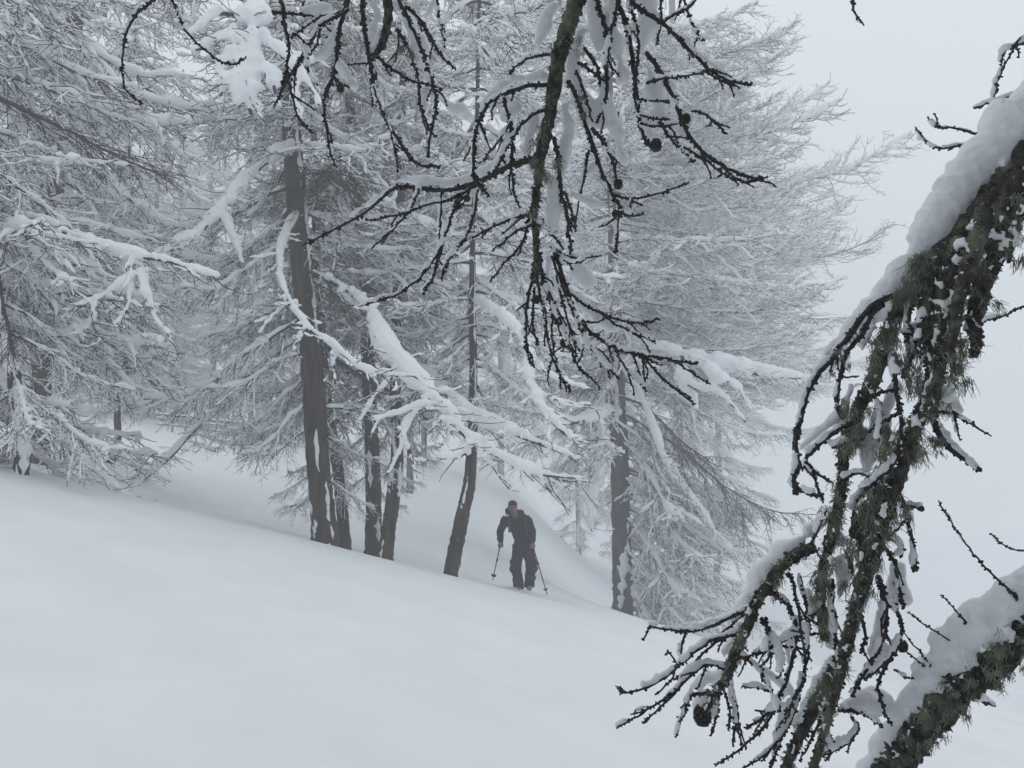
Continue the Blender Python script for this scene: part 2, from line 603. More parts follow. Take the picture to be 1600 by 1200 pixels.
def traced_bough(parent, base, pix, rpx, twigs=(), seed=0, n=26, hang=14, snow_gain=1.0):
    """a limb drawn from photo points (px, py, depth) with its snow load and side twigs, children of its tree"""
    rng = np.random.RandomState(seed)
    W = smooth_poly([P(*q) for q in pix], n)
    d = W[:, 1]
    rs = np.interp(np.linspace(0, 1, n), np.linspace(0, 1, len(rpx)), rpx) / FPX * d * snow_gain
    bark, snow = MB(), MB()
    bark.tube(W, np.maximum(rs * .42, .008), 6)
    q = W.copy()
    q[:, 2] += rs * .6
    q += rng.normal(0, .10, q.shape) * rs[:, None]
    snow.tube(q, rs * .9 * wavy(rng, n, .3, 3), 9)
    for i in range(n):
        k = rng.randint(1, n - 1)
        snow.ball(q[k] + rng.normal(0, rs[k] * .38, 3) * (1, 1, .8), rs[k] * rng.uniform(.45, 1.05) * np.array([1, 1, .8]), 8, 5)
    for i in range(int(n * .7)):      # short snow-plastered spurs
        k = rng.randint(1, n - 2)
        T = W[k + 1] - W[k]
        az = math.atan2(T[1], T[0]) + rng.choice([-1, 1]) * rng.uniform(.3, 1.4)
        tp = grow(rng, W[k], az, rng.uniform(-1.2, .1), rng.uniform(.12, .38), 6, lambda t: .3 * t, .3)
        bark.tube(tp, np.linspace(.009, .004, 6), 4)
        tp[:, 2] += .012
        snow.tube(tp, np.linspace(min(.045, rs[k] * .5), .010, 6) * np.clip(1 + rng.normal(0, .3, 6), .6, 1.6), 6)
    for tw in twigs:
        pw, tr = tw
        T = smooth_poly([P(*a) for a in pw], 14)
        rt = np.linspace(tr * .85, tr * .35, 14) / FPX * T[:, 1]
        T[1:] += rng.normal(0, .22, (13, 3)) * rt[1:, None]
        bark.tube(T, np.maximum(rt * .4, .005), 5)
        qq = T.copy()
        qq[:, 2] += rt * .5
        snow.tube(qq, rt * wavy(rng, 14, .4, 2), 7)
        for j in range(7):
            k = rng.randint(14)
            snow.ball(qq[k] + rng.normal(0, .35, 3) * rt[k], rt[k] * rng.uniform(.6, 1.1), 7, 5)
        for j in range(5):
            k = rng.randint(1, 13)
            d_ = T[k] - T[k - 1]
            tp = grow(rng, T[k], math.atan2(d_[1], d_[0]) + rng.choice([-1, 1]) * rng.uniform(.3, 1.4), rng.uniform(-1.2, 0), rng.uniform(.12, .4), 6, lambda t: .3 * t, .28)
            bark.tube(tp, np.linspace(.008, .004, 6), 4)
            snow_strip(snow, rng, tp, .003, rng.uniform(.012, .024), 6, .9)
    for i in range(hang):      # fine twigs hanging off it
        k = rng.randint(3, n)
        T = W[min(k, n - 1)] - W[k - 1]
        az = math.atan2(T[1], T[0]) + rng.choice([-1, 1]) * rng.uniform(.3, 1.3)
        tp = grow(rng, W[k - 1], az, rng.uniform(-1.1, -.1), rng.uniform(.25, .8), 8, lambda t: .4 * t, .2)
        bark.tube(tp, np.linspace(.008, .004, 8), 4)
        if rng.rand() < .8:
            snow_strip(snow, rng, tp, .003, rng.uniform(.012, .026), 6, .9)
    b = link('bough', bark.mesh('bough', M_TWIG, origin=base), parent)
    vox = max(.009, float(np.median(rs)) * .22)
    link('snow', remeshed(snow, 'bough_snow', M_SNOW, vox, noise=float(np.median(rs)) * .5, nscale=float(np.median(rs)) * 1.2, smooth_it=1, origin=base), b)
    return b


def tree(label, trunk, rad_px, spec, seed, group='larches standing in the snow', name='larch_tree', snow_az=None, top=None, mat=None, open_front=0.0):
    """trunk: photo points from the base up (px, py, depth)"""
    W = [P(*q) for q in trunk]
    base = W[0].copy()
    base[2] = float(ground_z(base[0], base[1]))
    W.insert(0, base - (W[1] - W[0]) * 0 - np.array([0, 0, .5]))
    rad = [r / FPX * q[2] for r, q in zip(rad_px, trunk)]
    rad = [rad[0]] + rad
    if top is not None:      # carry the trunk up beyond the frame
        z = W[-1].copy()
        dirv = W[-1] - W[-2]
        dirv = dirv / np.linalg.norm(dirv)
        h = top - z[2]
        if h > .3:
            W.append(z + np.array([dirv[0] * h * .6, dirv[1] * h * .3, h]))
            rad.append(rad[-1] * .35)
    root = thing(name, label, 'tree', tuple(base), group)
    pts, r = make_trunk(root, base, W, rad, seed, snow_az, mat)
    crown(root, base, pts, spec, seed + 1, open_front)
    return root, base, pts


ANY = ('droop', 'droop', 'level')
MIX = ('droop', 'level', 'sweep')
UP = ('sweep', 'sweep', 'level')

# ---- the stand in the middle
WIND = [(-2.2, .35, .45), (-.6, .25, .4)]
t1, b1, p1 = tree('tall larch with a thick reddish trunk and a long snow stripe, left of the walker',
                  [(508, 842, 13.8), (497, 720, 13.8), (487, 560, 13.85), (470, 400, 13.9), (459, 250, 14.0), (448, 60, 14.1)],
                  [19, 17.5, 16.5, 16, 15, 12],
                  [(-1.3, .2, 7, .9, 1.6, ('droop',), None), (.2, 4.5, 30, 2.2, 3.0, ANY, None), (4.5, 9.5, 28, 3.0, 2.2, MIX, None)],
                  11, snow_az=[(-.95, .92, .36), (-2.4, .25, .3)], top=11, open_front=.9)
t1b, b1b, p1b = tree('slimmer dark trunk close behind the thick reddish one',
                     [(538, 850, 15.2), (528, 740, 15.2), (512, 640, 15.2), (500, 520, 15.3), (492, 300, 15.4)],
                     [8.5, 8, 7.5, 7, 6],
                     [(-1.2, 2, 9, 1.2, 2.2, ('droop',), None), (2, 9, 22, 2.6, 2.2, ANY, None)], 23, top=10.5, open_front=.8)
t2, b2, p2 = tree('left one of two close narrow dark trunks in the middle of the stand',
                  [(583, 862, 15.0), (583, 760, 15.0), (578, 640, 15.0), (568, 450, 15.1), (548, 200, 15.3)],
                  [11.5, 11, 10, 9, 8],
                  [(-1.4, 1, 8, .9, 1.6, ('droop',), None), (1, 9, 34, 2.2, 2.4, ANY, None)], 37, snow_az=WIND, top=11, open_front=.85)
t3, b3, p3 = tree('right one of two close narrow dark trunks, leaning to the right at its foot',
                  [(603, 868, 14.6), (614, 780, 14.6), (621, 700, 14.7), (618, 560, 14.8), (626, 300, 15.0)],
                  [11, 10.5, 9.5, 8.5, 7],
                  [(-1.2, 1, 8, .9, 1.6, ('droop',), None), (1, 9, 34, 2.0, 2.4, ANY, None)], 41, snow_az=WIND, top=11, open_front=.85)
t4, b4, p4 = tree('slanting bare-footed trunk just left of the walker with snow stuck to its bark',
                  [(706, 893, 13.6), (722, 810, 13.7), (735, 740, 13.8), (740, 600, 14.0), (738, 430, 14.2), (745, 200, 14.4)],
                  [11, 10.5, 9.0, 6.5, 4.8, 3.5],
                  [(.2, 2.2, 18, 1.2, 2.2, ANY, None), (2.0, 9, 46, 2.4, 2.4, MIX, None)], 53, snow_az=[(-2.6, .6, .4), (-.7, .4, .35)], top=11, open_front=.0)

# ---- the big pale larch on the right and its neighbours
t5, b5, p5 = tree('big pale larch right of the walker with boughs sweeping out to the right',
                  [(974, 968, 22.5), (972, 860, 22.5), (968, 700, 22.6), (962, 500, 22.9), (955, 250, 23.4), (950, 0, 24)],
                  [16, 15.5, 14, 10, 6.5, 4.5],
                  [(-5.0, .4, 30, 4.0, 5.6, ('droop',), (-.05, 1.1)), (-1.6, 2, 8, 2.0, 3.4, ANY, None), (.6, 5, 30, 4.4, 5.6, MIX, None), (5, 15, 44, 5.6, 4.8, UP, None), (1, 12, 32, 5.2, 5.8, UP, (0.0, .7))],
                  67, snow_az=WIND, top=17, open_front=.0)
t6, b6, p6 = tree('faint tall larch behind the big pale one, fading into the fog on the right',
                  [(1060, 930, 50), (1060, 700, 50), (1055, 400, 50.3), (1050, 0, 51)],
                  [7, 7, 6, 5],
                  [(-6, 2, 24, 6.2, 9, ANY, None), (2, 12, 46, 10, 12.5, UP, None), (12, 18.3, 34, 12.5, 12, UP, None)], 71, top=18.4)
t6b, b6b, p6b = tree('hazy larch whose crown fills the gap above the walker',
                     [(640, 800, 33), (642, 600, 33), (650, 300, 33.2), (652, 0, 33.6)],
                     [5, 5, 4, 4],
                     [(4.5, 8, 18, 4.0, 4.6, MIX, None), (8, 17, 26, 4.8, 3.6, MIX, None)], 79, top=18)
t6c, b6c, p6c = tree('small grey larch with hanging twigs between the walker and the big pale trunk',
                     [(905, 880, 60), (903, 800, 60), (900, 700, 60), (905, 560, 60)],
                     [3.6, 3.4, 3, 2.5],
                     [(-9, 5, 34, 3.0, 4.6, ANY, None)], 83, top=7)

# ---- the left side
t7, b7, p7 = tree('large larch at the left edge, its laden boughs reaching in over the slope',
                  [(-90, 745, 11.0), (-80, 500, 11.0), (-75, 250, 11.1), (-80, 0, 11.3)],
                  [26, 24, 22, 20],
                  [(-.6, 1.5, 16, 2.4, 3.0, ('droop',), (-.2, 1.4)), (1.5, 7.5, 40, 2.8, 3.2, ANY, (-.1, 1.7))], 97, snow_az=WIND, top=10)
t8, b8, p8 = tree('snow-crusted pale trunk at the far left standing in front of drooping twigs',
                  [(30, 755, 9.6), (36, 690, 9.6), (22, 600, 9.6), (6, 520, 9.7), (-12, 400, 9.8)],
                  [9, 10, 9, 8, 7],
                  [(.1, 3.4, 20, 1.6, 2.2, ('droop',), None)], 101, snow_az=[(-1.6, 1.0, .9), (-.8, .9, .7), (-2.3, .9, .8)], top=4.5)
t9, b9, p9 = tree('slender crooked larch with a bent foot behind the left crest',
                  [(155, 755, 20), (172, 725, 20), (184, 690, 20), (184, 640, 20.1), (196, 580, 20.2), (200, 430, 20.5)],
                  [6, 5.5, 5, 5, 4.5, 4],
                  [(.6, 2.5, 12, 1.6, 2.2, ANY, None), (2.5, 7, 26, 2.6, 2.6, ANY, None)], 107, top=8)
t10, b10, p10 = tree('thin grey trunk far behind the left crest, next to the rail fence',
                     [(262, 718, 50), (256, 660, 50), (250, 600, 50), (246, 400, 50.5)],
                     [6, 5, 5, 4],
                     [(2.6, 12, 34, 3.0, 3.4, MIX, None), (12, 23, 26, 3.4, 2.4, MIX, None)], 113, top=25)
t11, b11, p11 = tree('second thin grey trunk far behind the left crest, nearest the fence post',
                     [(276, 716, 53), (275, 660, 53), (276, 580, 53), (280, 400, 53)],
                     [5, 4.5, 4, 4],
                     [(2.4, 12, 30, 3.0, 3.2, MIX, None), (12, 22, 26, 3.4, 2.4, MIX, None)], 127, top=24)
t12, b12, p12 = tree('foggy trunk behind the slope left of the thick reddish trunk',
                     [(424, 778, 48), (432, 720, 48), (436, 640, 48), (430, 400, 48)],
                     [6, 5.5, 5, 4],
                     [(-.6, 3, 12, 2.2, 3.0, ANY, None), (3, 12, 32, 3.4, 3.2, MIX, None), (12, 20, 22, 3.2, 2.2, MIX, None)], 131, top=21)
t13, b13, p13 = tree('tall dark larch high in the upper left corner leaning out over the clearing',
                     [(60, 700, 17), (70, 500, 17), (90, 250, 17), (120, 0, 17)],
                     [14, 13, 12, 11],
                     [(1.8, 6, 28, 2.8, 3.4, ANY, None), (6, 11, 34, 3.6, 2.8, ANY, None)], 137, top=12.5)

far = [(330, 730, 58, 'pale fog-bound larch behind the rail fence'), (200, 690, 52, 'pale fog-bound larch left of the rail fence'),
       (390, 750, 50, 'pale fog-bound larch right of the rail fence'), (90, 690, 46, 'pale fog-bound larch behind the bent slender one'),
       (660, 770, 54, 'foggy larch in the gap left of the slanting trunk'), (780, 790, 72, 'foggy larch directly behind the walker'),
       (1120, 900, 60, 'foggy larch low behind the sweeping boughs on the right'),
       (150, 690, 64, 'dim larch deep in the mist between the bent slender one and the fence'), (290, 710, 68, 'dim larch deepest in the mist in line with the fence posts'),
       (455, 760, 56, 'dim misty larch half hidden by the thick reddish trunk'), (30, 690, 42, 'dim misty larch behind the boughs at the left edge')]
for i, (px, py, d, lb) in enumerate(far):
    tree(lb, [(px, py, d), (px + 3, py - 150, d), (px - 2, py - 500, d)], [5, 4.5, 3.5],
         [(-.6 if px < 500 else 1.5, 9, 40, 4.2, 4.6, MIX, None), (9, 23, 44, 4.6, 2.6, MIX, None)], 211 + 7 * i, group='larches fading into the fog', top=25)
tree('faint low larch at the foot of the fog near the right edge', [(1610, 1060, 115), (1612, 1000, 115)], [3, 2],
     [(-34, -27, 26, 5.5, 4, MIX, None)], 311, group='larches fading into the fog', top=-26)

# ---- two unseen larches behind the viewpoint, added to shade the near snow and boughs
for bx, by, sd, lb in ((2.9, -2.6, 331, 'unseen larch close behind the viewpoint on the right, added to shade the near snow'),
                       (-4.6, -4.4, 337, 'unseen larch close behind the viewpoint on the left, added to shade the near snow')):
    zg = float(ground_z(bx, by))
    base = np.array([bx, by, zg])
    root = thing('larch_tree', lb, 'tree', tuple(base), 'larches standing in the snow')
    pts, r = make_trunk(root, base, [base - (0, 0, .5), base, base + (.1, 0, 4), base + (.2, .1, 9), base + (.2, .1, 13)], [.30, .27, .24, .17, .06], sd)
    crown(root, base, pts, [(-.2, 4, 80, 3.2, 4.4, ANY, None), (4, 11.5, 100, 4.6, 2.8, MIX, None)], sd, unseen=True)

# ---- the long laden limbs one can trace in the photograph
traced_bough(t1, b1, [(490, 428, 13.7), (545, 455, 13.0), (580, 490, 12.2), (602, 545, 11.5), (645, 592, 11), (690, 635, 10.6), (732, 685, 10.3), (790, 718, 10), (850, 742, 9.8), (912, 747, 9.6)],
             [7, 10, 12.5, 13, 12.5, 12, 10.5, 8, 6, 2],
             [([(690, 635, 10.6), (655, 632, 10.4), (620, 645, 10.3), (570, 658, 10.2)], 6), ([(670, 625, 10.7), (635, 662, 10.4), (628, 695, 10.3), (606, 742, 10.2)], 7),
              ([(632, 675, 10.3), (640, 710, 10.2), (652, 748, 10.2)], 5), ([(735, 690, 10.3), (722, 714, 10.2), (690, 712, 10.1)], 9), ([(690, 640, 10.6), (700, 680, 10.5), (688, 700, 10.4)], 5),
              ([(720, 670, 10.4), (690, 655, 10.3), (668, 680, 10.3)], 6), ([(765, 705, 10.2), (770, 730, 10.1), (795, 765, 10.0)], 5), ([(620, 580, 11.2), (585, 620, 11), (560, 660, 10.9)], 5)], 5, 40, 34)
traced_bough(t1, b1, [(463, 335, 13.8), (442, 375, 12.8), (436, 425, 11.9), (453, 472, 11.2), (482, 512, 10.8), (520, 540, 10.6), (560, 572, 10.4), (600, 585, 10.3), (662, 588, 10.2)],
             [5, 6, 6.5, 7, 6.5, 6, 4, 2],
             [([(478, 510, 10.8), (465, 530, 10.7), (458, 550, 10.7)], 6), ([(522, 545, 10.6), (520, 570, 10.6), (524, 592, 10.6)], 5), ([(450, 470, 11.3), (420, 500, 11), (405, 520, 11)], 4)], 6, 30, 16)
traced_bough(t4, b4, [(742, 470, 14.0), (770, 485, 12.5), (797, 507, 11.2), (820, 535, 10.6), (830, 595, 10.3), (848, 640, 10.1), (880, 675, 10), (906, 690, 9.9)],
             [5, 6, 10, 7.5, 7, 7.5, 8, 5],
             [([(825, 560, 10.5), (870, 590, 10.3), (930, 610, 10.2)], 6), ([(840, 610, 10.3), (880, 630, 10.1), (940, 640, 10)], 4)], 8, 30, 18)
traced_bough(t3, b3, [(618, 556, 14.8), (655, 578, 14.2), (690, 606, 13.4), (720, 640, 12.8), (780, 668, 12.4), (830, 688, 12.2), (900, 716, 12)],
             [6, 8, 10, 11, 10, 8, 3], [], 9, 30, 30)
traced_bough(t7, b7, [(-85, 310, 11), (0, 330, 10.4), (70, 346, 10.1), (130, 378, 9.9), (200, 398, 9.7), (260, 408, 9.6), (342, 432, 9.5)],
             [10, 9, 8, 8, 9, 7, 4],
             [([(232, 405, 9.7), (215, 425, 9.6), (180, 448, 9.5), (150, 468, 9.5), (143, 496, 9.5)], 7), ([(222, 425, 9.6), (232, 468, 9.5), (248, 505, 9.5), (268, 522, 9.5)], 7),
              ([(205, 440, 9.6), (198, 480, 9.5), (178, 508, 9.5)], 4), ([(160, 460, 9.5), (130, 478, 9.5), (100, 478, 9.5)], 4)], 12, 30, 30)
traced_bough(t7, b7, [(-82, 380, 11), (-20, 395, 11), (30, 435, 11), (75, 455, 10.9), (140, 462, 10.8), (190, 470, 10.7)], [13, 13, 12, 12, 9, 4], [], 14, 26, 24)
traced_bough(t7, b7, [(-82, 450, 11), (0, 478, 10.8), (40, 508, 10.6), (80, 525, 10.5), (125, 515, 10.4), (150, 490, 10.3)], [10, 9, 9, 8, 7, 4], [], 15, 26, 20)
traced_bough(t7, b7, [(-85, 560, 11), (0, 590, 11), (60, 640, 11), (110, 700, 11), (160, 745, 11), (210, 785, 11)], [6, 6, 6, 5, 5, 3], [], 16, 26, 34)
traced_bough(t7, b7, [(-85, 600, 11), (0, 650, 11.2), (50, 700, 11.3), (100, 745, 11.4), (170, 775, 11.5)], [7, 7, 6, 6, 3], [], 17, 26, 34)
traced_bough(t1, b1, [(462, 225, 14), (420, 250, 13.3), (375, 290, 12.8), (348, 325, 12.4), (315, 358, 12.2), (275, 385, 12), (240, 398, 11.9)], [8, 9, 9, 10, 9, 9, 4],
             [([(348, 325, 12.4), (365, 370, 12.2), (380, 410, 12.2)], 7)], 18, 30, 26)
traced_bough(t1, b1, [(450, 30, 14.0), (425, 5, 12), (402, 8, 10.6), (396, 40, 10.2), (392, 85, 10), (388, 135, 9.9), (392, 178, 9.9)], [14, 16, 18, 19, 17, 15, 7],
             [([(396, 30, 10.2), (345, 22, 10), (310, 42, 9.9), (292, 60, 9.9)], 13), ([(395, 55, 10.1), (345, 62, 10), (300, 78, 9.9)], 13), ([(393, 80, 10), (350, 95, 9.9), (345, 150, 9.8)], 14),
              ([(395, 60, 10.1), (440, 80, 9.9), (470, 115, 9.8), (500, 165, 9.8)], 13), ([(392, 90, 10), (425, 120, 9.8), (432, 165, 9.8)], 14), ([(430, 75, 10), (465, 88, 9.9), (480, 85, 9.9)], 8),
              ([(388, 100, 10), (368, 130, 9.8), (372, 160, 9.8)], 12), ([(465, 110, 9.8), (462, 150, 9.8), (470, 190, 9.8)], 10)], 19, 30, 30)
traced_bough(t5, b5, [(962, 520, 22.8), (1030, 548, 20.6), (1100, 565, 19.2), (1180, 582, 18.5), (1265, 592, 18.1)], [9, 10, 12, 12, 5],
             [([(1050, 555, 20.2), (1075, 600, 19.2), (1120, 612, 18.5), (1165, 660, 18.3)], 12), ([(1080, 560, 19.5), (1120, 590, 18.5), (1150, 600, 18.3), (1172, 640, 18.3)], 11),
              ([(1060, 590, 19.5), (1085, 625, 19.2), (1087, 640, 19.1)], 8)], 20, 30, 40)
traced_bough(t5, b5, [(968, 640, 22.6), (920, 655, 20.8), (880, 664, 20.2), (820, 690, 19.8), (780, 692, 19.5)], [9, 9, 8, 7, 3], [], 21, 26, 26)
traced_bough(t5, b5, [(965, 705, 22.6), (945, 725, 21.5), (930, 760, 21.0), (922, 800, 20.9), (925, 830, 20.9)], [7, 9, 9, 7, 3], [], 22, 22, 14)
traced_bough(t5, b5, [(970, 560, 22.7), (1010, 640, 21.2), (1040, 720, 20.8), (1090, 790, 20.6), (1140, 860, 20.4), (1210, 915, 20.4)], [5, 6, 6, 5, 5, 3], [], 24, 30, 44)

# ---------------------------------------------------------------- leaning snowy stem and rail fence behind the left crest
a0 = ground_hit(215, 757, 14)
W = [a0 + np.array([-.05, 0, -.3]), a0, P(262, 718, a0[1]), P(305, 672, a0[1] - .3), P(345, 640, a0[1] - .5), P(380, 610, a0[1] - .6)]
rt = thing('leaning_sapling', 'bare leaning sapling with a ridge of snow along its upper side, behind the left crest', 'tree', tuple(a0), 'larches standing in the snow')
rng = np.random.RandomState(5)
wd, sn = MB(), MB()
ln = smooth_poly(W, 24)
wd.tube(ln, np.linspace(.06, .018, 24), 7)
q = ln[3:].copy()
q += np.array([-.02, -.05, .045])
sn.tube(q, np.linspace(.09, .035, 21) * np.clip(1 + rng.normal(0, .25, 21), .5, 1.5), 7)
link('trunk', wd.mesh('sapling', M_TWIG, origin=a0), rt)
link('snow', sn.mesh('sapling_snow', M_SNOW, origin=a0), rt)
for i in range(7):
    add_branch(rt, a0, ln[rng.randint(6, 23)], rng.uniform(-3, 3), rng.uniform(.25, .45), 'level', rng)

M_FENCE = noise_mat('weathered_rail', (.07, .085, .11), (.13, .15, .18), scale=14, bump=.3)
fy = 40.0
f0 = P(262, 735, fy)
f0[2] = ground_z(f0[0], f0[1])
fence = thing('rail_fence', 'blue-grey rail fence half buried in snow between the foggy trunks on the left', 'fence', tuple(f0))
tops = []
for px in (268, 298, 325, 352):
    p = P(px, 735, fy)
    zg = float(ground_z(p[0], p[1]))
    m = MB()
    m.tube([(p[0], fy, zg - .4), (p[0], fy, zg + .5), (p[0] + .02, fy, zg + 1.02)], [.055, .05, .045], 8)
    link('post', m.mesh('post', M_FENCE, origin=f0), fence)
    c = MB()
    c.ball((p[0] + .02, fy, zg + 1.07), (.09, .09, .07))
    link('snow_cap', c.mesh('snow_cap', M_SNOW, origin=f0), fence)
    tops.append((p[0], zg))
for hgt in (.42, .72, .92):
    m, s = MB(), MB()
    L_ = [np.array([x + e, fy - .06, z + hgt]) for (x, z), e in zip(tops, (-.8, 0, 0, .9))]
    m.tube(L_, .035, 6)
    s.tube([p + np.array([0, 0, .05]) for p in L_], .035, 6)
    rl = link('rail', m.mesh('rail', M_FENCE, origin=f0), fence)
    link('snow', s.mesh('rail_snow', M_SNOW, origin=f0), rl)

# ---------------------------------------------------------------- the walker
M_JACKET = noise_mat('jacket', (.006, .008, .014), (.014, .017, .027), scale=14, bump=.4, bdist=.02, rough=.75)
M_TROUSER = noise_mat('trousers', (.006, .008, .015), (.014, .018, .028), scale=12, bump=.4, bdist=.02, rough=.8)
M_SKIN = noise_mat('skin', (.18, .105, .092), (.23, .13, .115), scale=20, bump=0, rough=.55)
M_HAIR = noise_mat('hair', (.022, .018, .018), (.045, .036, .034), scale=90, bump=.6, bdist=.006)
M_PACK = noise_mat('pack_cloth', (.020, .023, .032), (.045, .05, .06), scale=18, bump=.3)
M_STRAP = noise_mat('strap', (.03, .034, .042), (.055, .06, .07), scale=40, bump=0)
M_POLE = noise_mat('pole_metal', (.05, .055, .065), (.09, .095, .105), scale=20, bump=0, rough=.4, spec=.5)
M_BLACK = noise_mat('black_rubber', (.012, .012, .014), (.02, .02, .022), scale=20, bump=0)
M_BOOT = noise_mat('boot_shell', (.16, .17, .18), (.26, .27, .28), scale=20, bump=.1, rough=.5)
M_EYE = noise_mat('eye', (.02, .016, .014), (.03, .025, .02), scale=20, bump=0, rough=.3)
M_LIP = noise_mat('lip', (.28, .10, .09), (.32, .12, .10), scale=20, bump=0)

WY = 15.0
wc = P(815, 922, WY)
wbase = np.array([wc[0], WY, wc[2]])


def L(x, y, z):
    return wbase + np.array([x, y, z])


def limb(mb, pts, rad, n=14, k=12):
    mb.tube(smooth_poly(pts, n), np.interp(np.linspace(0, 1, n), np.linspace(0, 1, len(rad)), rad), k)


HEAD = np.array([-.165, -.25, 1.535])
SH_L, EL_L, HA_L = (-.285, -.10, 1.31), (-.395, .00, 1.07), (-.385, -.20, .885)
SH_R, EL_R, HA_R = (.095, -.10, 1.30), (.20, .02, 1.06), (.195, -.17, .865)
body = MB()
body.ball(L(*HEAD), (.075, .092, .112), 20, 14)                              # skull
body.ball(L(HEAD[0], HEAD[1] - .035, HEAD[2] - .065), (.056, .060, .062), 14, 10)   # jaw
body.ball(L(HEAD[0], HEAD[1] - .10, HEAD[2] - .02), (.014, .022, .024), 8, 6)       # nose
body.ball(L(HEAD[0], HEAD[1] - .085, HEAD[2] + .028), (.045, .014, .010), 10, 6)    # brow
for s in (-1, 1):
    body.ball(L(HEAD[0] + s * .077, HEAD[1] + .005, HEAD[2] - .005), (.012, .022, .033), 8, 6)
limb(body, [L(-.15, -.19, 1.47), L(-.12, -.13, 1.36), L(-.09, -.07, 1.25)], [.058, .06, .065])
limb(body, [L(-.10, -.10, 1.30), L(-.05, -.07, 1.12), L(.02, -.02, .92), L(.03, 0, .82)], [.095, .105, .10, .11])
for sh, el, ha in ((SH_L, EL_L, HA_L), (SH_R, EL_R, HA_R)):
    limb(body, [L(-.1, -.1, 1.30), L(*sh), L(*el), L(*ha)], [.055, .05, .040, .028])
    h = np.array(ha)
    body.ball(L(h[0], h[1] - .01, h[2] - .03), (.040, .036, .046), 10, 8)      # palm closed round the grip
    for f in range(4):      # fingers wrapped round the grip
        zf = h[2] - .005 - .019 * f
        rr_ = .048 - .003 * abs(f - 1)
        arc = [L(h[0] + rr_ * math.cos(a), h[1] - .03 + rr_ * math.sin(a), zf) for a in np.linspace(.6, -2.9, 7)]
        body.tube(arc, .0105 - .0006 * f, 8)
    body.tube([L(h[0] - .02, h[1] - .0, h[2] + .005), L(h[0] - .012, h[1] - .045, h[2] + .024), L(h[0] + .012, h[1] - .06, h[2] + .018)], [.014, .013, .010], 8)
HIP_L, KN_L, AN_L = (-.055, 0, .82), (-.10, -.13, .46), (-.055, -.01, .07)
HIP_R, KN_R, AN_R = (.115, 0, .82), (.17, -.12, .47), (.145, .08, .09)
for hp, kn, an in ((HIP_L, KN_L, AN_L), (HIP_R, KN_R, AN_R)):
    limb(body, [L(.03, 0, .84), L(*hp), L(*kn), L(*an)], [.1, .085, .06, .04])
person = thing('person', 'walker in a dark jacket and dark trousers coming uphill with two ski poles', 'person', tuple(wbase),
               data=remeshed(body, 'person', M_SKIN, .0095, smooth_it=1, origin=wbase))

jk = MB()
limb(jk, [L(-.12, -.11, 1.345), L(-.09, -.09, 1.24), L(-.04, -.07, 1.10), L(.01, -.03, .95), L(.03, 0, .80), L(.03, .0, .745)], [.105, .150, .158, .155, .168, .168], 18, 16)
jk.ball(L(-.20, -.09, 1.26), (.15, .11, .10), 12, 8)
jk.ball(L(.0, -.09, 1.26), (.15, .11, .10), 12, 8)
for sh, el, ha in ((SH_L, EL_L, HA_L), (SH_R, EL_R, HA_R)):
    a, b_, c_ = np.array(sh), np.array(el), np.array(ha)
    limb(jk, [L(-.1, -.09, 1.28), L(*a), L(*(a * .5 + b_ * .5)), L(*b_), L(*(b_ * .45 + c_ * .55)), L(*(b_ * .12 + c_ * .88))], [.10, .088, .078, .071, .064, .052], 20, 12)
    for t in (.25, .5, .8, 1.15, 1.4):      # sleeve folds
        p = a + (b_ - a) * t if t <= 1 else b_ + (c_ - b_) * (t - 1)
        jk.ball(L(*p), (.084 - .014 * t, .084 - .014 * t, .03), 10, 6)
limb(jk, [L(-.25, -.12, 1.375), L(-.20, -.02, 1.40), L(-.10, .02, 1.41), L(-.03, -.06, 1.38), L(-.04, -.15, 1.345), L(-.10, -.20, 1.32), L(-.18, -.2, 1.33), L(-.25, -.12, 1.375)], [.028] * 8, 24, 8)   # collar
jk.ball(L(.03, -.01, .755), (.185, .14, .045), 16, 8)
jacket = link('jacket', remeshed(jk, 'jacket', M_JACKET, .011, noise=.022, nscale=.09, smooth_it=2, origin=wbase), person)
tr = MB()
limb(tr, [L(.03, 0, .90), L(.03, 0, .78), L(.03, -.01, .70)], [.155, .165, .13], 10, 14)
for hp, kn, an, bag in ((HIP_L, KN_L, AN_L, -.03), (HIP_R, KN_R, AN_R, .035)):
    h, k_, a = np.array(hp), np.array(kn), np.array(an)
    limb(tr, [L(*h), L(*(h * .5 + k_ * .5)), L(*k_), L(*(k_ * .5 + a * .5)), L(*a), L(a[0], a[1], a[2] - .04)], [.118, .108, .098, .092, .10, .10], 20, 14)
    tr.ball(L(k_[0] + bag * .8, k_[1] + .01, k_[2] + .06), (0.098, .09, .09), 10, 6)
    tr.ball(L(k_[0] + bag, k_[1] + .03, k_[2] - .06), (.100, .09, .09), 10, 6)
    tr.ball(L(a[0] + bag * .6, a[1], a[2] + .12), (.106, .10, .07), 10, 6)
link('trousers', remeshed(tr, 'trousers', M_TROUSER, .011, noise=.024, nscale=.10, smooth_it=2, origin=wbase), person)
hr = MB()
hr.ball(L(HEAD[0], HEAD[1] + .010, HEAD[2] + .052), (.086, .100, .082), 16, 10)
hr.ball(L(HEAD[0], HEAD[1] + .045, HEAD[2] + .005), (.079, .068, .085), 14, 10)
hr.ball(L(HEAD[0] + .02, HEAD[1] - .055, HEAD[2] + .085), (.05, .03, .022), 10, 6)
link('hair', remeshed(hr, 'hair', M_HAIR, .008, noise=.016, nscale=.025, smooth_it=1, origin=wbase), person)
for s in (-1, 1):
    m = MB()
    m.ball(L(HEAD[0] + s * .030, HEAD[1] - .082, HEAD[2] + .010), (.012, .008, .008))
    link('eye', m.mesh('eye', M_EYE, origin=wbase), person)
m = MB()
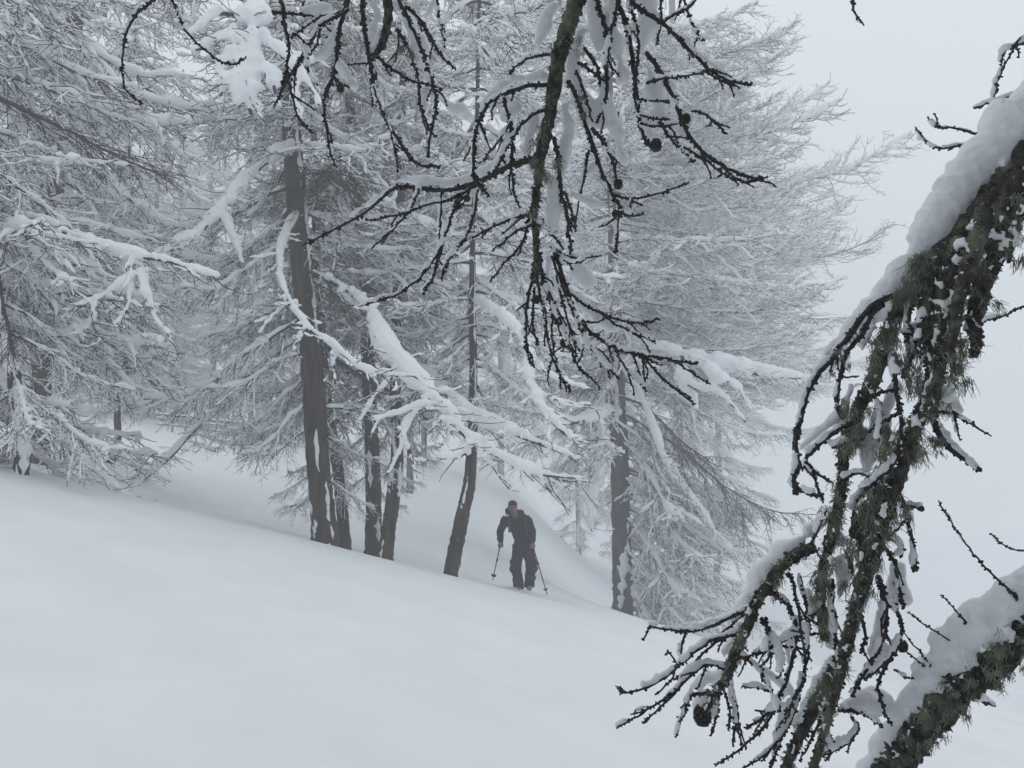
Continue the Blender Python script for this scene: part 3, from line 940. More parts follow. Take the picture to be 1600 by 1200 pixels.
m.ball(L(HEAD[0], HEAD[1] - .094, HEAD[2] - .066), (.022, .007, .007))
link('mouth', m.mesh('mouth', M_LIP, origin=wbase), person)
for a, lb in ((AN_L, 'boot'), (AN_R, 'boot')):
    m = MB()
    limb(m, [L(a[0], a[1] + .02, a[2] + .14), L(a[0], a[1], a[2] + .02), L(a[0], a[1] - .06, a[2] - .03)], [.068, .066, .058], 8, 10)
    m.ball(L(a[0], a[1] - .11, a[2] - .045), (.055, .12, .05), 12, 8)
    b_ = link('boot', remeshed(m, 'boot', M_BOOT, .012, smooth_it=1, origin=wbase), person)
    m2 = MB()
    m2.tube([L(a[0] - .066, a[1] - .03, a[2] + .03), L(a[0], a[1] - .075, a[2] + .035), L(a[0] + .066, a[1] - .03, a[2] + .03)], .012, 6)
    link('buckle', m2.mesh('buckle', M_BLACK, origin=wbase), b_)
# zip and chest pocket flap
m = MB()
m.tube(smooth_poly([L(-.115, -.285, 1.27), L(-.075, -.262, 1.12), L(-.02, -.215, .96), L(.02, -.185, .80)], 12), .007, 6)
link('zip', m.mesh('zip', M_BLACK, origin=wbase), jacket)

# backpack worn on the shoulders
pk = MB()
limb(pk, [L(-.13, .10, 1.43), L(-.10, .13, 1.28), L(-.05, .17, 1.08), L(-.01, .17, .95)], [.10, .13, .135, .11], 14, 14)
pk.ball(L(-.20, .05, 1.44), (.11, .09, .085), 12, 8)
pk.ball(L(-.03, .09, 1.40), (.09, .08, .07), 12, 8)
pack = thing('backpack', 'dark rucksack on the back of the walker, its lid showing over one shoulder', 'backpack', tuple(wbase),
             data=remeshed(pk, 'backpack', M_PACK, .012, noise=.02, nscale=.1, origin=wbase))
for s, pts in ((0, [(-.27, .0, 1.42), (-.265, -.12, 1.395), (-.245, -.21, 1.33), (-.225, -.25, 1.2), (-.22, -.2, 1.08)]), (1, [(.04, .0, 1.40), (.055, -.11, 1.375), (.06, -.19, 1.31), (.075, -.235, 1.19), (.10, -.19, 1.06)])):
    m = MB()
    C = smooth_poly([L(*p) for p in pts], 16)
    w = .024
    V = np.concatenate([C + (-w, -.012, 0), C + (w, -.012, 0), C + (w, .01, 0), C + (-w, .01, 0)])
    n = 16
    Q = []
    for e in range(4):
        for i in range(n - 1):
            Q.append((e * n + i, ((e + 1) % 4) * n + i, ((e + 1) % 4) * n + i + 1, e * n + i + 1))
    m.raw(V, Q)
    st = link('strap', m.mesh('strap', M_STRAP, origin=wbase), pack)
    if s == 0:
        m = MB()
        m.ball(L(-.285, -.17, 1.385), (.055, .04, .016), 10, 6)
        link('snow', m.mesh('strap_snow', M_SNOW, origin=wbase), st)
for ha, tip, lb in ((HA_L, (770, 906), 'thin dark ski pole in the hand nearer the slanting trunk'), (HA_R, (855, 929), 'thin dark ski pole in the hand nearer the big pale larch')):
    h = L(ha[0], ha[1] - .03, ha[2])
    t = P(tip[0], tip[1], WY - .25 if ha is HA_R else WY + .1)
    u = (t - h) / np.linalg.norm(t - h)
    po = thing('ski_pole', lb, 'ski pole', tuple(t), 'ski poles held by the walker')
    m = MB()
    m.tube([h, h + u * .45, t], [.0125, .0115, .009], 8)
    link('shaft', m.mesh('shaft', M_POLE, origin=t), po)
    m = MB()
    m.tube([h - u * .05, h - u * .02, h + u * .10, h + u * .12], [.022, .019, .018, .014], 10)
    link('grip', m.mesh('grip', M_BLACK, origin=t), po)
    m = MB()
    m.tube([h + u * .34, h + u * .36, h + u * .39], [.018, .02, .016], 8)
    link('clamp', m.mesh('clamp', M_BLACK, origin=t), po)
    m = MB()
    e = t - u * .10
    m.tube([e - u * .012, e, e + u * .006], [.015, .05, .046], 14)
    link('basket', m.mesh('basket', M_BLACK, origin=t), po)

# ---------------------------------------------------------------- the close boughs
PX = 1.0 / FPX


class Bough:
    """a knobbly larch bough hanging close to the camera: stem, twigs with spur shoots, snow, lichen, cones"""

    def __init__(self, label, d0, anchor, seed, name='larch_bough', depth=None):
        self.rng = np.random.RandomState(seed)
        self.d0 = d0
        self.depth = depth or (lambda x, y: d0)
        self.base = P(anchor[0], anchor[1], self.depth(*anchor))
        self.root = thing(name, label, 'branch', tuple(self.base))
        self.snow = MB()
        self.lichen = MB()
        self.forks = 1.0
        self.padk = 1.0

    def pt(self, x, y, dd=0):
        return P(x, y, self.depth(x, y) + dd)

    def line(self, pix, dd0=0, dd1=0, n=None):
        pix = np.asarray(pix, float)
        m = len(pix)
        w = [self.pt(x, y, dd0 + (dd1 - dd0) * (i / (m - 1)) ** 1.2) for i, (x, y) in enumerate(pix)]
        ln = np.sum(np.linalg.norm(np.diff(pix, axis=0), axis=1))
        return smooth_poly(w, n or max(6, int(ln / 7))), ln

    def stem(self, pix, rpx, mat=None, dd0=0, dd1=0, knobs=.5, name='stem', fuzz=0.0):
        W, ln = self.line(pix, dd0, dd1)
        n = len(W)
        r = np.interp(np.linspace(0, 1, n), np.linspace(0, 1, len(rpx)), rpx) * PX * W[:, 1]
        W = W + self.rng.normal(0, 1, W.shape) * (r * .06)[:, None]
        mb = MB()
        k = 12
        mb.tube(W, r, k, True, rf=1 + .13 * self.rng.normal(0, 1, (n, k)))
        self.knobs(mb, W, r, ln * knobs / 2.6, 1.3)
        for i in range(n):      # flakes of bark standing off
            for _ in range(3):
                a = self.rng.normal(0, 1, 3)
                a /= np.linalg.norm(a)
                mb.ball(W[i] + a * r[i] * .93, r[i] * self.rng.uniform(.10, .26) * np.array([1, 1, 1.7]), 5, 3)
        link(name, mb.mesh(name, mat or M_STEM_NEAR, origin=self.base), self.root)
        if fuzz:
            for i in range(int(ln * fuzz * .28)):
                k_ = self.rng.randint(n)
                d = W[k_, 1]
                a = self.rng.normal(0, 1, 3)
                a /= np.linalg.norm(a)
                c = W[k_] + a * r[k_] * .95
                for _ in range(9):
                    v = a * .7 + self.rng.normal(0, .6, 3) + np.array([0, 0, -.5])
                    v /= np.linalg.norm(v)
                    p0 = c + self.rng.normal(0, 2.2, 3) * PX * d
                    l = self.rng.uniform(3, 9) * PX * d
                    v2 = v + self.rng.normal(0, .6, 3) + np.array([0, 0, -.3])
                    self.lichen.tube([p0, p0 + v * l * .5, p0 + v * l * .5 + v2 / np.linalg.norm(v2) * l * .5], np.array([.9, .75, .35]) * PX * d, 3, caps=False)
            for i in range(int(ln * fuzz * .13)):
                k_ = self.rng.randint(n)
                d = W[k_, 1]
                a = np.array([self.rng.normal(-.45, .6), -abs(self.rng.normal(.5, .5)), self.rng.normal(.4, .5)])
                a /= np.linalg.norm(a)
                c = W[k_] + a * r[k_]
                for _ in range(self.rng.randint(1, 6)):
                    self.snow.ball(c + self.rng.normal(0, 2.2, 3) * PX * d, self.rng.uniform(1.3, 3.0) * PX * d, 6, 4)
        return W, r

    def knobs(self, mb, W, r, cnt, size=1.0):
        rng = self.rng
        n = len(W)
        T = np.gradient(W, axis=0)
        T /= np.linalg.norm(T, axis=1)[:, None] + 1e-12
        for i in range(int(cnt)):
            f = rng.rand() * (n - 1)
            k = min(int(f), n - 2)
            p = W[k] * (1 - f + k) + W[k + 1] * (f - k)
            a = rng.normal(0, 1, 3)
            a -= T[k] * a.dot(T[k])
            a /= np.linalg.norm(a) + 1e-9
            a = a + T[k] * rng.uniform(.0, .7)
            d = W[k, 1]
            ln = r[k] + rng.uniform(.6, 3.6) * PX * d * size
            kr = rng.uniform(1.0, 2.9) * PX * d * size
            mb.tube([p, p + a * ln * .55, p + a * ln * .9, p + a * ln], [kr * .9, kr, kr * .9, kr * .5], 5)

    def twig(self, pix, r0=3.6, r1=2.0, dd=None, snow=.5, dd0=0.0, thick=1.0, fork=True):
        rng = self.rng
        dd = rng.uniform(-.10, .10) if dd is None else dd
        W, ln = self.line(pix, dd0, dd0 + dd)
        n = len(W)
        r = np.linspace(r0, r1, n) * .8 * PX * W[:, 1]
        W[1:] += rng.normal(0, .7, (n - 1, 3)) * PX * W[1:, 1:2]
        mb = MB()
        mb.tube(W, r, 6)
        self.knobs(mb, W, r, ln / 2.3, min(1.0, .5 + r0 / 8))
        link('twig', mb.mesh('twig', M_TWIG_NEAR, origin=self.base), self.root)
        if fork and ln > 60:
            for _ in range(rng.poisson(ln / 75 * self.forks)):
                k = rng.randint(int(n * .15), max(int(n * .15) + 1, int(n * .92)))
                k2 = min(k + 1, n - 1)
                T = W[k2] - W[k2 - 1]
                T = T / (np.linalg.norm(T) + 1e-9)
                v = T + rng.normal(0, .55, 3) + np.array([0, 0, -.25])
                v /= np.linalg.norm(v)
                l = rng.uniform(14, 52) * PX * W[k, 1]
                q = [W[k]]
                m = 6
                for _j in range(m):
                    v = v + rng.normal(0, .16, 3) + np.array([0, 0, -.06])
                    v /= np.linalg.norm(v)
                    q.append(q[-1] + v * l / m)
                q = smooth_poly(q, max(6, int(l / PX / W[k, 1] / 6)))
                rr = np.linspace(min(r[k], 1.9 * PX * W[k, 1]), 1.1 * PX * W[k, 1], len(q))
                fb = MB()
                fb.tube(q, rr, 5)
                self.knobs(fb, q, rr, l / PX / W[k, 1] / 2.6, .62)
                link('twig', fb.mesh('twig', M_TWIG_NEAR, origin=self.base), self.root)
                if rng.rand() < .35:
                    qs = q[1:-1] + np.array([-.002, .004, .004])
                    self.snow.tube(qs, 3.2 * PX * W[k, 1] * np.clip(1 + rng.normal(0, .2, len(qs)), .6, 1.4), 6)
        if snow:
            i = 0
            while i < n - 2:
                m = rng.randint(3, 10)
                if rng.rand() < snow + .34:
                    j = min(n, i + m)
                    q = W[i:j].copy()
                    rs = rng.uniform(3.0, 6.0) * thick * PX * q[:, 1] * np.clip(1 + rng.normal(0, .2, len(q)), .6, 1.5)
                    q[:, 2] += rs * .75
                    q[:, 0] -= rs * .25
                    q[:, 1] += rs * .45
                    if len(q) > 1:
                        self.snow.tube(q, rs, 7)
                i += m
        return W

    def pad(self, pix, rpx, dd=.05, k=10, rough=1.0, lumps=.9):
        rng = self.rng
        W, ln = self.line(pix, dd, dd)
        n = len(W)
        r = np.interp(np.linspace(0, 1, n), np.linspace(0, 1, len(np.atleast_1d(rpx))), np.atleast_1d(rpx)) * PX * W[:, 1] * self.padk
        self.snow.tube(W + rng.normal(0, .10 * rough, W.shape) * r[:, None], r * .88 * wavy(rng, n, .28 * rough, 4), k)
        for i in range(max(2, int(n * lumps))):
            j = rng.randint(n)
            o = rng.normal(0, 1, 3)
            o /= np.linalg.norm(o)
            self.snow.ball(W[j] + o * r[j] * rng.uniform(.3, .85), r[j] * rng.uniform(.3, .62), 8, 6)

    def crumbs(self, pix, spread, cnt, rpx, dd=-.02):
        W, ln = self.line(pix, dd, dd)
        rng = self.rng
        for i in range(int(cnt * .6)):
            c = W[rng.randint(len(W))] + rng.normal(0, spread * PX * self.d0, 3) * (1, .5, 1)
            for j in range(rng.randint(1, 6)):
                r = rpx * PX * self.d0 * rng.uniform(.3, .8)
                self.snow.ball(c + rng.normal(0, 1, 3) * rpx * PX * self.d0 * (1.0, .6, 1.5), r * np.array([1, .8, 1.2]), 6, 4)

    def beard(self, pix, cnt, lpx, spread=6, dd=-.01):
        """tufts of hanging, crinkled lichen strands"""
        W, ln = self.line(pix, dd, dd)
        rng = self.rng
        left = int(cnt * 1.25)
        while left > 0:
            k = rng.randint(len(W))
            d = W[k, 1]
            c = W[k] + rng.normal(0, spread * PX * d, 3) * (1, .8, .8)
            m = rng.randint(14, 34)
            left -= m
            lc = lpx * PX * d * rng.uniform(.35, .85)
            lean = rng.normal(0, .28, 3) * (1, 1, .3)
            for i in range(m):
                p = c + rng.normal(0, 1.0, 3) * PX * d * 3.6
                l = lc * rng.uniform(.3, 1.15)
                v = lean + rng.normal(0, .30, 3) + np.array([0, 0, -1.0])
                q = [p]
                for j in range(3):
                    v = v + rng.normal(0, .42, 3) + np.array([0, 0, -.25])
                    q.append(q[-1] + v / np.linalg.norm(v) * l / 3)
                self.lichen.tube(q, np.array([.62, .58, .48, .25]) * PX * d, 3, caps=False)

    def cone(self, x, y, rpx, dd=-.02, tilt=0):
        c = self.pt(x, y, dd)
        d = c[1]
        r = rpx * PX * d
        mb = MB()
        mb.ball(c, (r * .7, r * .7, r * 1.05), 9, 6)
        for ring in range(6):
            z = -.85 + ring * .34
            w = math.sqrt(max(.05, 1 - z * z)) * r * .78
            for s in range(8):
                a = (s + .5 * (ring % 2)) * math.pi / 4
                p = c + np.array([math.cos(a) * w, math.sin(a) * w, z * r])
                o = np.array([math.cos(a), math.sin(a), 0]) * r
                mb.tube([p - o * .2 - np.array([0, 0, .1 * r]), p + o * .10, p + o * .16 + np.array([0, 0, .28 * r])], [r * .22, r * .26, r * .10], 5)
        link('cone', mb.mesh('cone', M_CONE, origin=self.base), self.root)
        self.snow.ball(c + np.array([0, r * .2, r * 1.0]), (r * .6, r * .6, r * .35), 8, 5)

    def finish(self, voxel, noise=.006, nscale=.02):
        if self.snow.n:
            link('snow', remeshed(self.snow, 'bough_snow', M_SNOW_NEAR, voxel, noise, nscale, 2, self.base), self.root)
        if self.lichen.n:
            lo = link('lichen', self.lichen.mesh('lichen', M_LICHEN, origin=self.base), self.root)
            lo['kind'] = 'stuff'


# ---- bough hanging from the top, in the middle
B = Bough('dark knobbly larch bough hanging from the top edge in the middle, fanning into many twigs', 1.55, (908, -40), 401,
          depth=lambda x, y: 1.50 + .00022 * (y - 100) + .00012 * (900 - x))
B.padk = .8
B.stem([(916, -60), (902, 0), (888, 40), (877, 77), (867, 127), (857, 187), (847, 233), (840, 283), (835, 333), (838, 390), (838, 440)], [14, 13, 12.5, 12, 11, 9.5, 9, 6.5, 5.5, 4.5, 3.5], knobs=.9, fuzz=.35)
for pix, r0, sn in [
    ([(887, 127), (900, 150), (913, 187), (925, 225), (935, 255), (948, 285), (960, 310), (967, 322), (965, 355), (963, 395)], 4.5, .3),
    ([(925, 200), (940, 218), (952, 240), (960, 262), (966, 292)], 4, .3),
    ([(928, -40), (933, 0), (947, 50), (948, 93), (947, 150), (933, 193)], 5, .3),
    ([(968, -40), (965, 0), (977, 33), (985, 67), (993, 133), (997, 173), (1003, 207), (1020, 233)], 5.5, .2),
    ([(985, -30), (985, 5), (993, 35), (998, 70), (995, 110), (993, 140)], 3.6, .2),
    ([(968, 0), (958, 35), (952, 70), (945, 110)], 3.4, .2),
    ([(975, -30), (990, 5), (1010, 20), (1035, 38), (1060, 60), (1085, 85), (1110, 110), (1140, 127), (1173, 132)], 4.6, .35),
    ([(1035, 36), (1055, 22), (1080, 8), (1100, -15)], 3, .3), ([(1030, -30), (1032, 0), (1033, 36), (1025, 70)], 3, .1),
    ([(1062, -20), (1075, 20), (1092, 55), (1098, 62)], 2.6, .2), ([(1098, 110), (1125, 125), (1155, 137)], 2.6, .2),
    ([(1010, 82), (1030, 110), (1048, 145), (1060, 175), (1070, 200), (1090, 230), (1115, 250), (1140, 265), (1170, 277), (1193, 279)], 4.8, .3),
    ([(1030, 190), (1045, 212), (1065, 235), (1085, 253)], 3, .2), ([(1010, 130), (1040, 122), (1065, 120), (1100, 113)], 2.8, .3),
    ([(1080, 173), (1102, 178), (1120, 195), (1137, 210)], 2.6, .2), ([(1068, 230), (1100, 248), (1130, 272), (1165, 285), (1183, 280)], 2.6, .2),
    ([(995, 155), (1030, 158), (1055, 162)], 2.2, .2), ([(1000, 180), (1030, 186), (1057, 186)], 2.2, .2), ([(1000, 193), (1030, 198), (1062, 193)], 2.2, .2),
    ([(860, 134), (830, 133), (800, 142), (775, 155), (758, 170), (747, 195), (740, 230), (741, 270), (750, 290), (763, 305)], 4.5, .2),
    ([(787, 153), (795, 185), (800, 215), (800, 260), (803, 300), (812, 325)], 3.2, .2), ([(868, 86), (835, 88), (812, 100), (795, 113)], 3, .5),
    ([(856, 170), (832, 180), (812, 200), (795, 225), (780, 255), (768, 275)], 3.4, .4), ([(800, 190), (775, 225), (750, 255)], 2.6, .2),
    ([(838, 335), (805, 340), (770, 355), (738, 372)], 3, .6), ([(845, 350), (810, 360), (780, 385)], 3, .5),
    ([(866, 215), (872, 250), (876, 290), (884, 330), (890, 370), (893, 405)], 4.5, .15), ([(882, 300), (893, 330), (900, 360)], 3, .1),
    ([(845, 345), (862, 365), (880, 388)], 3.4, .1), ([(838, 300), (826, 340), (816, 380), (790, 410), (765, 440)], 3, .4),
    ([(920, 235), (915, 265), (908, 300), (898, 350)], 2.6, .3), ([(955, 305), (990, 310), (1030, 302), (1075, 286)], 2.4, .3), ([(965, 330), (985, 337), (1005, 335)], 3, .3),
    ([(900, 110), (915, 150), (925, 190)], 3, .1), ([(913, 75), (932, 105), (940, 140), (950, 165), (965, 180)], 3.6, .2), ([(903, 98), (925, 112), (942, 125)], 3.6, .2),
    ([(838, 395), (830, 440), (823, 480), (822, 520), (823, 550), (835, 575)], 3.6, .15), ([(842, 395), (850, 440), (865, 490), (877, 525)], 3.6, .15),
    ([(862, 400), (880, 450), (900, 500), (920, 540), (945, 570), (968, 592)], 3, .2), ([(866, 395), (888, 460), (900, 495), (925, 520), (955, 540), (990, 553), (1040, 560), (1090, 570)], 4, .35),
    ([(880, 450), (905, 470), (935, 487), (965, 500), (1000, 505), (1030, 498)], 2.6, .3), ([(935, 487), (960, 505), (990, 520), (1025, 535)], 2.4, .3),
    ([(960, 543), (980, 580), (1012, 612)], 2.2, .2), ([(1005, 556), (1035, 590), (1065, 615), (1085, 632)], 2.4, .3), ([(838, 430), (848, 480), (858, 540), (872, 580), (892, 612)], 2.8, .2),
    ([(855, 450), (875, 500), (887, 535), (900, 568), (918, 588)], 2.8, .2), ([(835, 450), (832, 500), (840, 540)], 2.6, .2), ([(870, 430), (878, 470), (893, 520), (905, 550)], 2.6, .2),
    ([(848, 470), (853, 500), (850, 540)], 2.2, .2), ([(866, 480), (862, 520), (868, 560), (880, 590)], 2.4, .1), ([(880, 405), (897, 410), (912, 408)], 3, .3),
    ([(860, 385), (885, 400), (910, 403), (940, 400)], 2.6, .4), ([(1045, 560), (1075, 578), (1110, 600)], 2, .2),
]:
    B.twig(pix, r0, max(1.6, r0 * .55), snow=sn)
# paler leading limb that carries snow to the left
B.stem([(848, 245), (800, 258), (775, 270), (750, 283), (700, 297), (655, 294), (617, 294), (573, 330), (533, 353), (473, 384)], [4.6, 4.2, 4, 3.8, 3.2, 2.9, 2.6, 2.2, 1.9, 1.2], mat=M_TWIG_NEAR, dd1=.3, knobs=.6, name='side_stem')
for pix, r0, sn in [([(760, 282), (733, 296), (707, 310), (660, 322), (633, 333), (573, 345)], 3, .9), ([(735, 296), (712, 325), (700, 355), (690, 385), (660, 430), (620, 460), (570, 476)], 2.8, .8),
                    ([(700, 350), (690, 390), (678, 430), (660, 460)], 2.6, .5), ([(748, 290), (742, 330), (728, 370), (700, 410), (690, 440)], 2.8, .7), ([(655, 295), (640, 330), (612, 360), (580, 388)], 2, .4),
                    ([(690, 300), (688, 350), (686, 395)], 2, .2)]:
    B.twig(pix, r0, 1.6, snow=sn, dd0=.12)
B.pad([(800, 248), (760, 268), (715, 284), (665, 282), (622, 284), (585, 312), (545, 338)], [12, 14, 11, 9, 8, 6, 4], dd=.14)
for pix, r in [([(862, 10), (850, 35), (838, 72)], [14, 13, 8]), ([(848, 118), (815, 122), (788, 130), (765, 148), (750, 175)], [14, 14, 13, 10, 5]), ([(905, 50), (897, 90), (902, 140), (918, 176), (930, 200)], [12, 15, 17, 15, 8]),
               ([(880, 160), (888, 200), (882, 240), (874, 280), (868, 320), (874, 360), (880, 385)], [9, 15, 14, 11, 9, 10, 6]), ([(925, -10), (932, 30), (936, 80)], [14, 14, 7]),
               ([(958, -10), (962, 50), (966, 95)], [14, 15, 9]), ([(1005, -10), (1013, 20), (1006, 60), (1000, 80)], [24, 21, 17, 8]), ([(972, 92), (974, 128)], [12, 9]),
               ([(1012, 100), (1022, 140), (1030, 178), (1015, 190)], [14, 21, 19, 13]), ([(1040, 125), (1055, 140)], [12, 10]), ([(1006, 190), (1016, 215)], [13, 13]),
               ([(1050, 190), (1078, 222), (1110, 243), (1135, 258)], [12, 10, 8, 4]), ([(938, 140), (952, 180), (966, 222), (974, 258)], [14, 18, 18, 14]), ([(1058, 52), (1098, 90), (1138, 118)], [7, 7, 4]),
               ([(838, 175), (828, 205), (822, 240)], [9, 12, 9]), ([(812, 165), (790, 175), (792, 190)], [12, 11, 5]), ([(898, 418), (915, 432), (925, 446)], [16, 22, 15]), ([(900, 465), (935, 496), (965, 516)], [13, 19, 9]),
               ([(985, 542), (1030, 552), (1060, 560)], [10, 9, 4]), ([(858, 400), (855, 440), (862, 470)], [7, 6, 5]), ([(893, 300), (925, 318), (950, 322)], [7, 10, 6]), ([(858, 270), (860, 320), (858, 370)], [7, 10, 7]),
               ([(920, 270), (930, 255)], [8, 8]), ([(815, 330), (790, 345), (760, 352)], [7, 8, 4]), ([(880, 500), (890, 520)], [7, 6]), ([(845, 430), (850, 462)], [8, 6])]:
    B.pad(pix, r, dd=.045)
for pix, c, l in [([(868, 60), (864, 90)], 40, 16), ([(905, 60), (898, 100)], 40, 18), ([(850, 200), (842, 270)], 220, 26), ([(862, 250), (850, 285)], 70, 24), ([(832, 330), (838, 360)], 70, 20), ([(905, 145), (902, 175)], 40, 18), ([(626, 60), (636, 85)], 30, 14)]:
    B.beard(pix, c, l, 6)
for c in [(1025, 227, 9), (1072, 186, 7), (966, 288, 7), (838, 468, 6), (882, 536, 7), (730, 310, 5), (716, 322, 5), (961, 334, 5)]:
    B.cone(*c)
B.finish(.0050, .010, .030)

# ---- twig sprays left of it
B = Bough('smaller spray of dark snowy twigs hanging at the top, left of the large bough', 1.7, (600, -40), 433, depth=lambda x, y: 1.68 + .0003 * (x - 550) + .0002 * y)
B.padk = .85
B.stem([(612, -50), (605, -10), (607, 25), (600, 60), (586, 88)], [8, 8, 7, 6, 4])
for pix, r0, sn in [([(566, -40), (566, 0), (570, 50), (577, 90), (583, 130), (590, 160), (605, 190), (630, 230), (650, 255), (688, 261)], 5, .1), ([(620, -40), (625, 0), (640, 35), (658, 75), (670, 110), (678, 140), (682, 165), (675, 200), (668, 245)], 4.4, .3),
                    ([(634, 10), (660, 35), (680, 70), (695, 95), (712, 108)], 3.4, .5), ([(552, -40), (543, 0), (532, 40), (527, 80), (520, 120), (508, 152)], 5.5, .6), ([(440, -40), (440, 0), (445, 40), (452, 75), (447, 110), (442, 135), (428, 168)], 3.6, .1),
                    ([(545, 15), (505, 38), (480, 75), (455, 115), (440, 132)], 3.6, .7), ([(586, 88), (610, 105), (640, 125), (670, 133), (692, 140)], 3.4, .4), ([(450, 125), (460, 165), (470, 190), (488, 207)], 2.8, .2), ([(505, 155), (510, 200), (517, 240), (526, 262)], 2.6, .2),
                    ([(425, 18), (460, 22), (500, 24), (532, 20)], 3, .9), ([(655, 130), (658, 170), (668, 195), (680, 215)], 3, .1), ([(680, -30), (686, 20), (695, 75)], 2.4, .2), ([(595, 65), (580, 100), (583, 130)], 3.4, .2), ([(620, 45), (640, 80), (655, 130)], 4, .2),
                    ([(480, 75), (482, 110), (497, 135)], 2.6, .3), ([(583, 135), (600, 180), (615, 225), (622, 270)], 2.4, .3), ([(520, 118), (540, 135), (556, 128)], 3, .6), ([(455, 60), (480, 40), (510, 20)], 2.6, .6), ([(500, 45), (492, 75), (470, 95), (452, 130)], 2.4, .4)]:
    B.twig(pix, r0, max(1.5, r0 * .5), snow=sn)
for pix, r in [([(585, -10), (586, 30), (580, 70), (578, 100)], [10, 13, 11, 6]), ([(632, 15), (650, 60), (662, 100)], [13, 16, 14]), ([(660, 95), (680, 140), (700, 163), (722, 172), (738, 186)], [12, 13, 11, 13, 8]), ([(528, 45), (510, 80), (490, 92)], [9, 9, 5]),
               ([(470, 14), (500, 14), (515, 12)], [6, 10, 8]), ([(530, 100), (545, 122), (556, 138)], [9, 14, 10]), ([(660, 140), (664, 172)], [8, 7]), ([(545, 20), (515, 62)], [9, 8]), ([(690, -20), (670, 20)], [14, 12])]:
    B.pad(pix, r, dd=.045)
B.beard([(630, 60), (640, 90)], 30, 14, 4)
B.cone(532, 138, 6)
B.finish(.0056, .010, .032)

# ---- thin twigs top left and top right
B = Bough('two thin bare knobbly twigs dangling at the upper left before the dark crown', 1.6, (255, -30), 447)
B.forks = 0
B.stem([(262, -60), (256, -30), (250, -15)], [4, 4, 3], knobs=.4)
B.twig([(250, -15), (236, 4), (215, 20), (200, 45), (193, 75), (190, 110), (196, 138), (222, 162)], 3, 1.6, snow=.1)
B.twig([(258, -30), (270, 0), (285, 40), (310, 70), (345, 95), (365, 100), (385, 90)], 2.6, 1.5, snow=.1)
B.finish(.004)
B = Bough('short bare twig poking in at the top edge over the open sky', 1.6, (1335, -20), 449)
B.forks = 0
B.stem([(1332, -50), (1333, -20), (1333, 0)], [3, 3, 2.6], knobs=.4)
B.twig([(1333, 0), (1336, 20), (1350, 40)], 2.8, 1.6, snow=.2)
B.finish(.004)

# ---- the great bough on the right
DR = lambda x, y: 1.36 + .00018 * (1450 - x) - .00006 * (y - 600)
B = Bough('massive snow-capped larch bough bending down along the right side, shaggy with lichen', 1.36, (1640, 200), 461, depth=DR)
B.forks = .7
B.stem([(1680, 150), (1630, 215), (1590, 268), (1545, 325), (1505, 372), (1462, 415), (1428, 455), (1400, 490), (1382, 540), (1365, 590), (1345, 632), (1328, 668), (1318, 705), (1316, 750), (1308, 800), (1296, 850), (1284, 900), (1283, 950), (1288, 1000)],
       [30, 28, 26, 24, 22, 19, 16, 12, 11, 11, 10, 9, 8, 8, 8, 7, 7, 7, 5], fuzz=1)
B.stem([(1600, 262), (1575, 320), (1552, 390), (1535, 450), (1522, 500), (1524, 530), (1523, 557)], [22, 20, 17, 14, 10, 8, 5], knobs=1, fuzz=1, name='hanging_stem', dd0=-.02, dd1=-.06)
B.stem([(1470, 405), (1450, 450), (1447, 500), (1455, 550), (1458, 590), (1442, 640), (1422, 690), (1410, 730), (1390, 780), (1372, 830), (1356, 880), (1342, 930), (1330, 980), (1318, 1020), (1292, 1070), (1268, 1115), (1242, 1165), (1222, 1215)],
       [12, 12, 12, 11, 10, 10, 9, 9, 11, 12, 12, 10, 9, 8.5, 8.5, 8.5, 8, 7], knobs=1, fuzz=1, name='hanging_stem', dd0=-.04, dd1=-.06)
B.stem([(1272, 856), (1245, 866), (1220, 886), (1200, 915), (1180, 945), (1165, 985), (1150, 1015), (1138, 1052), (1116, 1085), (1104, 1112)], [9, 9, 8, 8, 8, 7.5, 7, 6.5, 5.5, 4], knobs=1, fuzz=1, name='hanging_stem', dd0=-.03, dd1=-.08)
B.stem([(1338, 945), (1326, 1000), (1312, 1060), (1292, 1130), (1268, 1210)], [7, 7, 6.5, 6, 6], knobs=1, fuzz=1, name='hanging_stem', dd0=-.09, dd1=-.12)
B.stem([(1540, 330), (1520, 400), (1500, 460), (1490, 520), (1480, 560)], [14, 13, 10, 8, 5], knobs=1, fuzz=1, name='hanging_stem', dd0=-.07, dd1=-.11)
B.stem([(1500, 375), (1480, 430), (1468, 500), (1470, 560), (1462, 610), (1455, 655)], [12, 11, 10, 9, 8, 6], knobs=1, fuzz=1, name='hanging_stem', dd0=-.05, dd1=-.09)
